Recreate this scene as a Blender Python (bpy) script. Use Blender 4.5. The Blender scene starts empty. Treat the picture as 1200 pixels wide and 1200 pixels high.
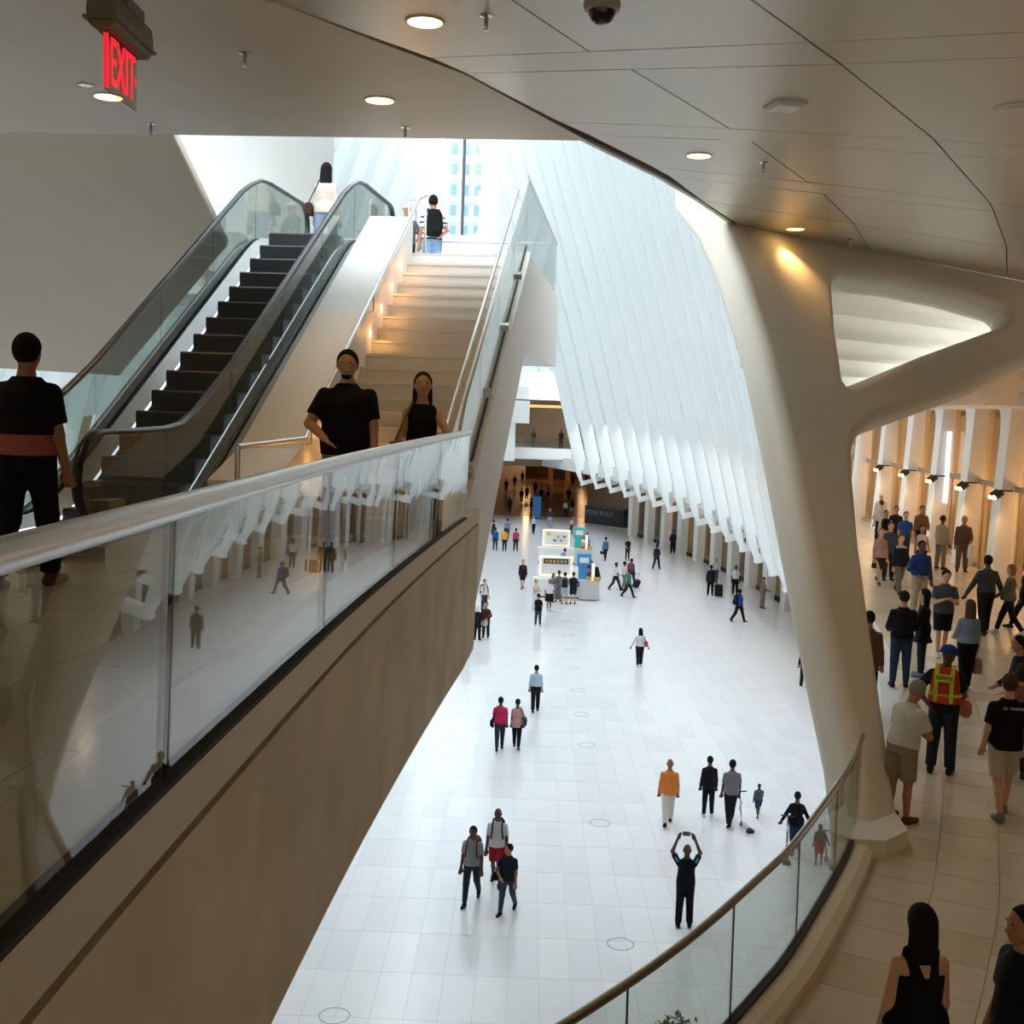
import bpy, bmesh, math, random
import numpy as np
from mathutils import Vector, Matrix

# ------------------------------------------------------------------ camera, world, exposure
scene = bpy.context.scene
COL = scene.collection
CAM_Z = 10.5
FPX = 1350.0
YAW, PITCH, ROLL = math.radians(0.7), math.atan(122 / 1350), math.radians(2.0)
cam_data = bpy.data.cameras.new('camera')
cam_data.sensor_fit = 'HORIZONTAL'
cam_data.sensor_width = 36.0
cam_data.lens = 36.0 * FPX / 1200.0
cam_data.clip_end = 600
cam = bpy.data.objects.new('camera', cam_data)
COL.objects.link(cam)
CROT = Matrix.Rotation(YAW, 3, 'Z') @ Matrix.Rotation(math.pi / 2 - PITCH, 3, 'X') @ Matrix.Rotation(ROLL, 3, 'Z')
cam.matrix_world = Matrix.Translation((0, 0, CAM_Z)) @ CROT.to_4x4()
scene.camera = cam

world = bpy.data.worlds.new('overcast_sky')
scene.world = world
world.use_nodes = True
bg = world.node_tree.nodes['Background']
bg.inputs['Color'].default_value = (0.86, 0.95, 1.0, 1)
bg.inputs['Strength'].default_value = 6.2
scene.view_settings.view_transform = 'Standard'
scene.view_settings.look = 'None'
scene.view_settings.gamma = 1.0
scene.view_settings.exposure = 0.0
scene.view_settings.use_curve_mapping = False
scene.cycles.max_bounces = 10
scene.cycles.diffuse_bounces = 5
scene.cycles.transparent_max_bounces = 16
scene.cycles.sample_clamp_indirect = 8.0

# daylight enters through the long roof slot: a portal only guides the sampling of the sky
pd = bpy.data.lights.new('roof_slot_portal', 'AREA')
pd.shape = 'RECTANGLE'
pd.size, pd.size_y = 9.0, 105.0
pd.cycles.is_portal = True
po = bpy.data.objects.new('roof_slot_portal', pd)
po.location = (-7.0, 64.0, 52.0)
COL.objects.link(po)

# levels of the place (metres above the main floor)
Z_LAND, Z_UP, Z_BAL, Z_CEIL = 9.2, 12.66, 5.8, 13.75
AZ = math.radians(5.44)                       # direction in which stair and escalator climb
U = Vector((math.sin(AZ), math.cos(AZ), 0))
V = Vector((math.cos(AZ), -math.sin(AZ), 0))
XC = -7.0                                     # centre line of the hall


def st(s, t, z=0.0):
    p = U * s + V * t
    return Vector((p.x, p.y, z))


def on_level(px, py, z):
    """point of the photograph that lies on the level z"""
    d = CROT @ Vector(((px - 600) / FPX, -(py - 600) / FPX, -1))
    return Vector((0, 0, CAM_Z)) + d * ((z - CAM_Z) / d.z)


def on_plane(px, py, p0, n):
    d = CROT @ Vector(((px - 600) / FPX, -(py - 600) / FPX, -1))
    c = Vector((0, 0, CAM_Z))
    return c + d * ((p0 - c).dot(n) / d.dot(n))


# ------------------------------------------------------------------ materials
def hexc(h):
    h = h.lstrip('#')
    c = [int(h[i:i + 2], 16) / 255 for i in (0, 2, 4)]
    return tuple(x / 12.92 if x <= 0.04045 else ((x + 0.055) / 1.055) ** 2.4 for x in c)


MATS = {}


def mat(name, color, rough=0.5, metal=0.0, emit=None, estr=0.0, noise=0.0, nscale=4.0, bump=0.0, spec=0.5, coords='Object'):
    if name in MATS:
        return MATS[name]
    m = bpy.data.materials.new(name)
    m.use_nodes = True
    nt = m.node_tree
    b = nt.nodes['Principled BSDF']
    c = hexc(color) if isinstance(color, str) else color
    b.inputs['Base Color'].default_value = (*c, 1)
    b.inputs['Roughness'].default_value = rough
    b.inputs['Metallic'].default_value = metal
    b.inputs['Specular IOR Level'].default_value = spec
    if emit is not None:
        e = hexc(emit) if isinstance(emit, str) else emit
        b.inputs['Emission Color'].default_value = (*e, 1)
        b.inputs['Emission Strength'].default_value = estr
    if noise > 0 or bump > 0:
        tc = nt.nodes.new('ShaderNodeTexCoord')
        nz = nt.nodes.new('ShaderNodeTexNoise')
        nz.inputs['Scale'].default_value = nscale
        nz.inputs['Detail'].default_value = 5
        nt.links.new(tc.outputs[coords], nz.inputs['Vector'])
        if noise > 0:
            rp = nt.nodes.new('ShaderNodeValToRGB')
            rp.color_ramp.elements[0].position = 0.3
            rp.color_ramp.elements[1].position = 0.7
            rp.color_ramp.elements[0].color = (*[max(0, x * (1 - noise)) for x in c], 1)
            rp.color_ramp.elements[1].color = (*[min(1, x * (1 + noise * 0.6)) for x in c], 1)
            nt.links.new(nz.outputs['Fac'], rp.inputs['Fac'])
            nt.links.new(rp.outputs['Color'], b.inputs['Base Color'])
        if bump > 0:
            bp = nt.nodes.new('ShaderNodeBump')
            bp.inputs['Strength'].default_value = bump
            bp.inputs['Distance'].default_value = 0.02
            nt.links.new(nz.outputs['Fac'], bp.inputs['Height'])
            nt.links.new(bp.outputs['Normal'], b.inputs['Normal'])
    MATS[name] = m
    return m


def glass(name, tint='#eef5f3', ior=1.5, rough=0.0):
    if name in MATS:
        return MATS[name]
    m = bpy.data.materials.new(name)
    m.use_nodes = True
    nt = m.node_tree
    nt.nodes.clear()
    out = nt.nodes.new('ShaderNodeOutputMaterial')
    mix = nt.nodes.new('ShaderNodeMixShader')
    tr = nt.nodes.new('ShaderNodeBsdfTransparent')
    gl = nt.nodes.new('ShaderNodeBsdfGlossy')
    fr = nt.nodes.new('ShaderNodeFresnel')
    ge = nt.nodes.new('ShaderNodeNewGeometry')
    mr = nt.nodes.new('ShaderNodeMapRange')
    mr.inputs['To Min'].default_value = ior
    mr.inputs['To Max'].default_value = 1 / ior
    tr.inputs['Color'].default_value = (*hexc(tint), 1)
    gl.inputs['Roughness'].default_value = rough
    nt.links.new(ge.outputs['Backfacing'], mr.inputs['Value'])
    nt.links.new(mr.outputs['Result'], fr.inputs['IOR'])
    nt.links.new(fr.outputs['Fac'], mix.inputs['Fac'])
    nt.links.new(tr.outputs['BSDF'], mix.inputs[1])
    nt.links.new(gl.outputs['BSDF'], mix.inputs[2])
    nt.links.new(mix.outputs['Shader'], out.inputs['Surface'])
    MATS[name] = m
    return m


def stripes(name, c1, c2, scale, axis='Z', width=0.5, rough=0.7):
    """flat printed bands on cloth"""
    if name in MATS:
        return MATS[name]
    m = bpy.data.materials.new(name)
    m.use_nodes = True
    nt = m.node_tree
    b = nt.nodes['Principled BSDF']
    b.inputs['Roughness'].default_value = rough
    tc = nt.nodes.new('ShaderNodeTexCoord')
    wv = nt.nodes.new('ShaderNodeTexWave')
    wv.bands_direction = axis
    wv.inputs['Scale'].default_value = scale
    rp = nt.nodes.new('ShaderNodeValToRGB')
    rp.color_ramp.interpolation = 'CONSTANT'
    rp.color_ramp.elements[0].color = (*hexc(c1), 1)
    rp.color_ramp.elements[1].position = width
    rp.color_ramp.elements[1].color = (*hexc(c2), 1)
    nt.links.new(tc.outputs['Object'], wv.inputs['Vector'])
    nt.links.new(wv.outputs['Fac'], rp.inputs['Fac'])
    nt.links.new(rp.outputs['Color'], b.inputs['Base Color'])
    MATS[name] = m
    return m


M_STONE = mat('white_marble_floor', '#efeff2', 0.16, noise=0.03, nscale=0.6)
M_STONE2 = mat('white_marble_floor_b', '#eaeaee', 0.18, noise=0.03, nscale=0.6)
M_JOINT = mat('tile_joint', '#cbc9c6', 0.7)
M_RIB = mat('white_painted_steel', '#edf1f1', 0.45)
M_WHITE = mat('white_paint', '#e8e7e4', 0.5)
M_PLASTER = mat('plaster_wall', '#dccdb2', 0.75, noise=0.16, nscale=1.6, bump=0.25)
M_FASCIA = mat('smooth_fascia', '#dccfb8', 0.6)
M_CEIL = mat('painted_ceiling', '#cfc6b6', 0.55, noise=0.02, nscale=1.0)
M_PANEL = mat('satin_metal_panel', '#cdc4b4', 0.33, metal=0.25)
M_COLUMN = mat('column_paint', '#dfd8ca', 0.55)
M_BALTILE = mat('balcony_marble', '#d0c3ae', 0.22, noise=0.06, nscale=1.2)
M_BALTILE2 = mat('balcony_marble_b', '#c8b89f', 0.24, noise=0.06, nscale=1.2)
M_STEEL = mat('brushed_steel', '#b9bab8', 0.25, metal=1.0)
M_RAIL = mat('rail_steel', '#c9c8c4', 0.3, metal=0.9)
M_BRASS = mat('bronze_rail', '#8f8371', 0.3, metal=0.85)
M_RUBBER = mat('black_rubber', '#1d1e20', 0.35)
M_DARK = mat('dark_gap', '#2b2824', 0.8)
M_STEP = mat('escalator_step', '#34363a', 0.45, metal=0.4)
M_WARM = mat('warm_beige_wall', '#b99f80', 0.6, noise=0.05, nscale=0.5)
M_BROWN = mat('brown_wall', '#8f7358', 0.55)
M_GLASS = glass('rail_glass', '#edf1ee')
M_CLEAR = glass('clear_glass', '#f2f6f5')
M_LAMP = mat('warm_lamp', '#fff0c8', 0.5, emit='#ffd27a', estr=9.0)
M_LED = mat('cool_led', '#f2f4ff', 0.5, emit='#e4e8ff', estr=2.2)


# ------------------------------------------------------------------ builders
def link(o, parent=None):
    COL.objects.link(o)
    if parent is not None:
        o.parent = parent
    return o


def tag(o, label=None, cat=None, group=None, kind=None):
    if label:
        o['label'] = label
    if cat:
        o['category'] = cat
    if group:
        o['group'] = group
    if kind:
        o['kind'] = kind
    return o


def empty(name, loc=(0, 0, 0), rz=0.0, label=None, cat=None, group=None, kind=None):
    o = bpy.data.objects.new(name, None)
    o.empty_display_size = 0.1
    link(o)
    o.location = loc
    o.rotation_euler = (0, 0, rz)
    return tag(o, label, cat, group, kind)


def mesh_obj(name, verts, faces, m, parent=None, smooth=False):
    me = bpy.data.meshes.new(name)
    me.from_pydata([tuple(v) for v in verts], [], [tuple(f) for f in faces])
    me.materials.append(m)
    if smooth:
        me.polygons.foreach_set('use_smooth', [True] * len(me.polygons))
    me.update()
    o = bpy.data.objects.new(name, me)
    return link(o, parent)


class MB:
    def __init__(self):
        self.v, self.f = [], []

    def add(self, verts, faces):
        n = len(self.v)
        self.v += [tuple(x) for x in verts]
        self.f += [tuple(i + n for i in f) for f in faces]
        return self

    def box(self, c, s, rot=None):
        vs = []
        for x in (-1, 1):
            for y in (-1, 1):
                for z in (-1, 1):
                    p = Vector((x * s[0] / 2, y * s[1] / 2, z * s[2] / 2))
                    if rot is not None:
                        p = rot @ p
                    vs.append(Vector(c) + p)
        return self.add(vs, [(0, 1, 3, 2), (4, 6, 7, 5), (0, 4, 5, 1), (2, 3, 7, 6), (0, 2, 6, 4), (1, 5, 7, 3)])

    def hexa(self, p):
        """8 points: bottom ring of 4 then top ring of 4"""
        return self.add(p, [(3, 2, 1, 0), (4, 5, 6, 7), (0, 1, 5, 4), (1, 2, 6, 5), (2, 3, 7, 6), (3, 0, 4, 7)])

    def prism(self, poly, z0, z1):
        n = len(poly)
        vs = [(p[0], p[1], z0) for p in poly] + [(p[0], p[1], z1) for p in poly]
        fs = [tuple(range(n - 1, -1, -1)), tuple(range(n, 2 * n))]
        fs += [(i, (i + 1) % n, n + (i + 1) % n, n + i) for i in range(n)]
        return self.add(vs, fs)

    def extrude_path(self, prof, pts_fn):
        """prof: list of 2D; pts_fn(list) -> rings"""
        return self

    def tube(self, pts, r, n=10, cap=True, r2=None):
        pts = [Vector(p) for p in pts]
        rings = []
        ref = None
        for i, p in enumerate(pts):
            a = pts[max(i - 1, 0)]
            b = pts[min(i + 1, len(pts) - 1)]
            d = (b - a).normalized()
            if ref is None:
                ref = Vector((0, 0, 1)) if abs(d.z) < 0.9 else Vector((1, 0, 0))
            x = (ref - d * ref.dot(d)).normalized()
            y = d.cross(x)
            ref = x
            rr = r if r2 is None else r + (r2 - r) * i / (len(pts) - 1)
            rings.append([p + x * (rr * math.cos(2 * math.pi * k / n)) + y * (rr * math.sin(2 * math.pi * k / n)) for k in range(n)])
        vs = [q for ring in rings for q in ring]
        fs = []
        for i in range(len(rings) - 1):
            for k in range(n):
                fs.append((i * n + k, i * n + (k + 1) % n, (i + 1) * n + (k + 1) % n, (i + 1) * n + k))
        if cap:
            fs.append(tuple(range(n - 1, -1, -1)))
            fs.append(tuple((len(rings) - 1) * n + k for k in range(n)))
        return self.add(vs, fs)

    def sweep(self, rings, closed_prof=True, cap=True):
        n = len(rings[0])
        vs = [q for ring in rings for q in ring]
        fs = []
        for i in range(len(rings) - 1):
            for k in range(n if closed_prof else n - 1):
                fs.append((i * n + k, i * n + (k + 1) % n, (i + 1) * n + (k + 1) % n, (i + 1) * n + k))
        if cap and closed_prof:
            fs.append(tuple(range(n - 1, -1, -1)))
            fs.append(tuple((len(rings) - 1) * n + k for k in range(n)))
        return self.add(vs, fs)

    def lathe(self, prof, n=16, c=(0, 0, 0)):
        rings = [[(c[0] + r * math.cos(2 * math.pi * k / n), c[1] + r * math.sin(2 * math.pi * k / n), c[2] + z) for k in range(n)] for r, z in prof]
        return self.sweep(rings)

    def ball(self, c, r, n=10):
        r = (r, r, r) if not hasattr(r, '__len__') else r
        rings = []
        for i in range(1, n // 2 + 1):
            th = math.pi * i / (n // 2 + 1)
            rings.append([(c[0] + r[0] * math.sin(th) * math.cos(2 * math.pi * k / n), c[1] + r[1] * math.sin(th) * math.sin(2 * math.pi * k / n), c[2] + r[2] * math.cos(th)) for k in range(n)])
        return self.sweep(rings)

    def build(self, name, m, parent=None, smooth=False, fix=True):
        o = mesh_obj(name, self.v, self.f, m, parent, False)
        if fix:
            bm = bmesh.new()
            bm.from_mesh(o.data)
            bmesh.ops.recalc_face_normals(bm, faces=bm.faces)
            bm.to_mesh(o.data)
            bm.free()
        if smooth:
            o.data.polygons.foreach_set('use_smooth', [True] * len(o.data.polygons))
            try:
                o.data.set_sharp_from_angle(angle=math.radians(40))
            except Exception:
                pass
        return o


def bevelled_outline(name, loops, depth, bevel, frame, m, parent=None, res=3):
    """plate with a rounded rim and real holes: loops are 2D outlines in frame (4x4)"""
    cu = bpy.data.curves.new(name, 'CURVE')
    cu.dimensions = '2D'
    cu.fill_mode = 'BOTH'
    cu.extrude = max(depth / 2 - bevel, 0.001)
    cu.bevel_depth = bevel
    cu.bevel_resolution = res
    cu.offset = -bevel
    for lp in loops:
        sp = cu.splines.new('POLY')
        sp.points.add(len(lp) - 1)
        for i, p in enumerate(lp):
            sp.points[i].co = (p[0], p[1], 0, 1)
        sp.use_cyclic_u = True
    tmp = bpy.data.objects.new(name + '_tmp', cu)
    COL.objects.link(tmp)
    dg = bpy.context.evaluated_depsgraph_get()
    me = bpy.data.meshes.new_from_object(tmp.evaluated_get(dg))
    bpy.data.objects.remove(tmp)
    bpy.data.curves.remove(cu)
    me.name = name
    me.transform(frame)
    me.materials.clear()
    me.materials.append(m)
    me.polygons.foreach_set('use_smooth', [True] * len(me.polygons))
    try:
        me.set_sharp_from_angle(angle=math.radians(50))
    except Exception:
        pass
    o = bpy.data.objects.new(name, me)
    return link(o, parent)


def fillet(poly, r, n=5):
    """round the corners of a 2D polygon; r number or list"""
    out = []
    L = len(poly)
    for i in range(L):
        p0, p1, p2 = Vector(poly[i - 1]), Vector(poly[i]), Vector(poly[(i + 1) % L])
        rr = r[i] if hasattr(r, '__len__') else r
        if rr <= 0:
            out.append(tuple(p1))
            continue
        a, b = (p0 - p1), (p2 - p1)
        la, lb = a.length, b.length
        k = min(rr, la * 0.48, lb * 0.48)
        qa, qb = p1 + a.normalized() * k, p1 + b.normalized() * k
        for j in range(n + 1):
            t = j / n
            q = qa * (1 - t) ** 2 + p1 * 2 * t * (1 - t) + qb * t * t
            out.append((q.x, q.y))
    return out


def cat_rom(pts, n=8):
    P = [Vector(p) for p in pts]
    P = [P[0] * 2 - P[1]] + P + [P[-1] * 2 - P[-2]]
    out = []
    for i in range(1, len(P) - 2):
        for j in range(n):
            t = j / n
            a, b, c, d = P[i - 1], P[i], P[i + 1], P[i + 2]
            out.append(0.5 * ((2 * b) + (c - a) * t + (2 * a - 5 * b + 4 * c - d) * t * t + (3 * b - a - 3 * c + d) * t ** 3))
    out.append(P[-2])
    return out


def text_obj(name, body, size, loc, xdir, ydir, m, parent=None, depth=0.002, sx=1.0, sy=1.0):
    cu = bpy.data.curves.new(name, 'FONT')
    cu.body = body
    cu.size = size
    cu.extrude = depth
    cu.align_x = 'CENTER'
    cu.align_y = 'CENTER'
    tmp = bpy.data.objects.new(name + '_tmp', cu)
    COL.objects.link(tmp)
    dg = bpy.context.evaluated_depsgraph_get()
    me = bpy.data.meshes.new_from_object(tmp.evaluated_get(dg))
    bpy.data.objects.remove(tmp)
    bpy.data.curves.remove(cu)
    me.transform(Matrix.Diagonal((sx, sy, 1, 1)))
    X, Y = Vector(xdir).normalized(), Vector(ydir).normalized()
    Z = X.cross(Y)
    fr = Matrix((X, Y, Z)).transposed().to_4x4()
    fr.translation = Vector(loc)
    me.transform(fr)
    me.materials.clear()
    me.materials.append(m)
    o = bpy.data.objects.new(name, me)
    return link(o, parent)


def point_light(name, loc, power, color, radius=0.05, parent=None):
    l = bpy.data.lights.new(name, 'POINT')
    l.energy = power
    l.color = hexc(color)
    l.shadow_soft_size = radius
    o = bpy.data.objects.new(name, l)
    link(o, parent)
    o.location = loc
    return o


def spot_light(name, loc, power, color, angle=100, blend=0.6, target=None, radius=0.08, parent=None):
    l = bpy.data.lights.new(name, 'SPOT')
    l.energy = power
    l.color = hexc(color)
    l.spot_size = math.radians(angle)
    l.spot_blend = blend
    l.shadow_soft_size = radius
    o = bpy.data.objects.new(name, l)
    link(o, parent)
    o.location = loc
    if target is not None:
        d = Vector(target) - Vector(loc)
        o.rotation_euler = d.to_track_quat('-Z', 'Y').to_euler()
    return o

# ------------------------------------------------------------------ main floor
def project(p):
    q = CROT.transposed() @ (Vector(p) - Vector((0, 0, CAM_Z)))
    return 600 + FPX * q.x / -q.z, 600 - FPX * q.y / -q.z


def xb(Y):
    """plan curve on which the feet of the ribs stand"""
    return 10.1 - 0.0031 * (Y - 56.0) ** 2


floor = empty('floor', (0, 0, 0), label='glossy white marble floor of the main hall', cat='floor', kind='structure')
MB().prism([(-34, -12), (30, -12), (30, 112.3), (-34, 112.3)], -0.4, -0.004).build('floor_bed', M_JOINT, floor)
TW, TL = 0.585, 1.635
tile_me = {}
cand, rest = [], []
for i in range(-34, 34):
    for j in range(-8, 57):
        x0, y0 = -3.55 + TW * i, 18.85 + TL * j
        c = (x0 + TW / 2, y0 + TL / 2, 0)
        if abs(c[0] - XC) > xb(min(max(c[1], 10), 105)) - XC + 5.0:
            continue
        px, py = project(c) if c[1] > 3 else (-1, -1)
        vis = 0 < px < 1010 and py < 1215 and py > 0 and px > 560 - (py - 760) * 0.62
        (cand if vis else rest).append((y0, x0))
cand.sort()
rest += cand[290:]
cand = cand[:290]
g = 0.004
tm = MB().hexa([(g, g, -0.02), (TW - g, g, -0.02), (TW - g, TL - g, -0.02), (g, TL - g, -0.02), (g, g, 0), (TW - g, g, 0), (TW - g, TL - g, 0), (g, TL - g, 0)])
first = tm.build('tile', M_STONE, floor)
tile_b = first.data.copy()
tile_b.materials[0] = M_STONE2
rnd = random.Random(4)
for k, (y0, x0) in enumerate(cand):
    o = first if k == 0 else link(bpy.data.objects.new('tile', first.data if rnd.random() < 0.6 else tile_b), floor)
    o.location = (x0, y0, 0)
rv, rf = [], []
for (y0, x0) in rest:
    n = len(rv)
    rv += [(x0 + g, y0 + g, 0), (x0 + TW - g, y0 + g, 0), (x0 + TW - g, y0 + TL - g, 0), (x0 + g, y0 + TL - g, 0),
           (x0 + g, y0 + g, -0.02), (x0 + TW - g, y0 + g, -0.02), (x0 + TW - g, y0 + TL - g, -0.02), (x0 + g, y0 + TL - g, -0.02)]
    rf += [(n, n + 1, n + 2, n + 3), (n, n + 4, n + 5, n + 1), (n + 1, n + 5, n + 6, n + 2), (n + 2, n + 6, n + 7, n + 3), (n + 3, n + 7, n + 4, n)]
tag(mesh_obj('far_tiles', rv, rf, M_STONE, floor), kind='stuff')
ringm = MB()
N = 28
ring_pts = [[(r * math.cos(2 * math.pi * k / N), r * math.sin(2 * math.pi * k / N), z) for k in range(N)] for r, z in ((0.275, 0.0), (0.275, 0.003), (0.25, 0.003), (0.25, 0.0))]
ringm.sweep(ring_pts, cap=False)
M_RING = mat('inlay_ring_metal', '#9a9a98', 0.4, metal=0.6)
ring0 = None
for (x, y) in [(2.18, 22.0), (2.18, 28.7), (2.18, 35.56), (2.18, 39.2), (2.18, 42.65), (2.18, 46.3), (2.18, 49.85), (2.18, 53.4), (2.18, 56.9), (2.18, 60.4), (-2.98, 18.89)]:
    if ring0 is None:
        o = ring0 = ringm.build('inlay_ring', M_RING, floor, smooth=True)
    else:
        o = link(bpy.data.objects.new('inlay_ring', ring0.data), floor)
    o.location = (x, y, 0.0005)


# ------------------------------------------------------------------ the two ribbed walls
RIB_Y = [14.22 + 4.02 * k for k in range(26)]
SLOT = 3.2                                    # half width of the glazed slot along the crown


def rib_in(z):
    h = z - 4.0
    return -0.25 * h - 0.0016 * h * h


def rib_top(Y):
    need = xb(Y) - (XC + (1.3 if Y < 36 else SLOT if Y < 92 else 1.6))
    z = 6.0
    while -rib_in(z) < need and z < 60:
        z += 0.25
    return max(z, 9.5)


def ribbed_wall(name, side, label):
    root = empty(name, (0, 0, 0), label=label, cat='wall', kind='structure')
    ys = list(RIB_Y)
    for Y in ys:
        zt = rib_top(Y)
        low = 15.0 if (side > 0 and Y < 30) else (13.8 if Y > 100 else 0)
        zs = [z for z in (6.5, 9, 12, 15, 18, 21, 25, 29, 33, 37, 41, 45, 49, 53) if low + 0.5 < z < zt - 1] + [zt]
        outer = [(rib_in(z) + 1.05, z) for z in zs]
        inner = [(rib_in(z), z) for z in zs][::-1]
        if low:
            if zt < low + 2:
                continue
            loops = [fillet([(rib_in(low), low), (rib_in(low) + 1.05, low)], 0) + outer + inner]
        else:
            loop = fillet([(0.02, 4.0), (2.0, 4.62), (2.0, 5.6), (0.62, 5.7)], [0.28, 0.1, 0.1, 0.2]) + outer + inner + [(rib_in(5.0), 5.0)]
            hole = fillet([(0.30, 4.46), (1.45, 4.82), (1.35, 5.35), (0.08, 5.35)], 0.12)
            loops = [loop, hole]
        xo = xb(Y) if side > 0 else 2 * XC - xb(Y)
        fr = Matrix(((side, 0, 0, xo), (0, 0, -side, Y), (0, 1, 0, 0), (0, 0, 0, 1)))
        bevelled_outline('rib', loops, 0.42, 0.08, fr, M_RIB, root, res=2)
    for a, b in zip(ys[:-1], ys[1:]):
        lo_ = 15.0 if (side > 0 and a < 30) else 9.3
        if b > 101:
            lo_ = 13.8
        zsa = [max(lo_, 18.5) + (rib_top(a) - max(lo_, 18.5)) * k / 6 for k in range(7)] if rib_top(a) > 19.5 else [lo_, max(rib_top(a), lo_ + 0.5)]
        zsb = [max(lo_, 18.5) + (rib_top(b) - max(lo_, 18.5)) * k / 6 for k in range(7)] if rib_top(b) > 19.5 else [lo_, max(rib_top(b), lo_ + 0.5)]
        if len(zsa) != len(zsb):
            zsa, zsb = [lo_, rib_top(a)], [lo_, max(rib_top(b), lo_ + 0.5)]
        if lo_ > 10:
            zsa[0] = zsb[0] = lo_
        wm = MB()
        rg = []
        for z1, z2 in zip(zsa, zsb):
            x1, x2 = xb(a) + rib_in(z1) + 0.88, xb(b) + rib_in(z2) + 0.88
            if side < 0:
                x1, x2 = 2 * XC - x1, 2 * XC - x2
            rg.append([(x1, a, z1), (x2, b, z2), (x2 + side * 0.1, b, z2), (x1 + side * 0.1, a, z1)])
        wm.sweep(rg).build('upper_web', M_RIB, root)
        za, zb2 = 9.3, min(19.0, rib_top(b) - 0.5)
        if lo_ > 10:
            continue
        if zb2 < 11:
            continue
        Pa = Vector((xb(a) + 0.9, a, 0))
        Pb = Vector((xb(b) + 0.9, b, 0))
        if side < 0:
            Pa.x, Pb.x = 2 * XC - Pa.x, 2 * XC - Pb.x
        d = (Pb - Pa)
        L = d.length
        d.normalize()
        up = Vector((side * -0.262, 0, 1)).normalized()
        nrm = d.cross(up).normalized()
        fr = Matrix.Identity(4)
        for r in range(3):
            fr[r][0], fr[r][1], fr[r][2] = d[r], up[r], nrm[r]
        fr.translation = Pa + Vector((side * rib_in(za), 0, za))
        bevelled_outline('web_panel', [fillet([(0.1, 0), (L - 0.1, 0), (L - 0.1, zb2 - za), (0.1, zb2 - za)], [0.9, 0.9, 0, 0])], 0.12, 0.03, fr, M_RIB, root, res=1)
    return root


wall_right = ribbed_wall('wall_right', 1, 'tall white ribbed wall leaning over the right side of the hall')
wall_left = ribbed_wall('wall_left', -1, 'tall white ribbed wall across the hall behind the escalator')

# galleries behind the ribs: slab, kerb, soffit, shop fronts
YS = [15, 18, 22, 26, 30, 35, 40, 45, 50, 56, 62, 68, 74, 80, 86, 92, 98, 104, 110, 116]


def strip(off0, off1, z0, z1, side=1, ys=YS):
    m = MB()
    rings = []
    for Y in ys:
        a, b = xb(Y) + off0, xb(Y) + off1
        if side < 0:
            a, b = 2 * XC - a, 2 * XC - b
        rings.append([(a, Y, z0), (b, Y, z0), (b, Y, z1), (a, Y, z1)])
    return m.sweep(rings)


gallery_ys = [Y for Y in YS if Y >= 35]
gal_r = empty('wall_right_gallery', (0, 0, 0), label='white gallery edge and shop fronts running behind the ribs', cat='wall', kind='structure')
strip(0.55, 13.5, 5.2, 5.78, ys=gallery_ys).build('gallery_slab', M_WHITE, gal_r)
strip(0.3, 0.55, 5.1, 6.2, ys=gallery_ys).build('gallery_kerb', M_WHITE, gal_r)
strip(1.0, 1.015, 6.2, 6.95, ys=gallery_ys).build('gallery_glass', M_CLEAR, gal_r)
strip(1.3, 16, 11.0, 11.35, ys=[Y for Y in YS if Y >= 30]).build('gallery_ceiling', M_WHITE, gal_r)
strip(10.5, 10.8, 5.78, 11.0, ys=[24] + gallery_ys).build('shop_back_wall', mat('cream_back_wall', '#d2bf9c', 0.6), gal_r)
strip(7.2, 7.4, 0, 5.2, ys=[Y for Y in YS if Y >= 40]).build('shop_wall_below', M_WARM, gal_r)
gal_l = empty('wall_left_gallery', (0, 0, 0), label='white gallery behind the ribs across the hall', cat='wall', kind='structure')
strip(0.55, 13.5, 5.2, 5.78, -1).build('gallery_slab', M_WHITE, gal_l)
strip(0.3, 0.55, 5.1, 6.2, -1).build('gallery_kerb', M_WHITE, gal_l)
strip(1.3, 14, 11.0, 11.35, -1).build('gallery_ceiling', M_WHITE, gal_l)
strip(9.0, 9.3, 0, 11.0, -1).build('gallery_back_wall', M_WARM, gal_l)

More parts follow.
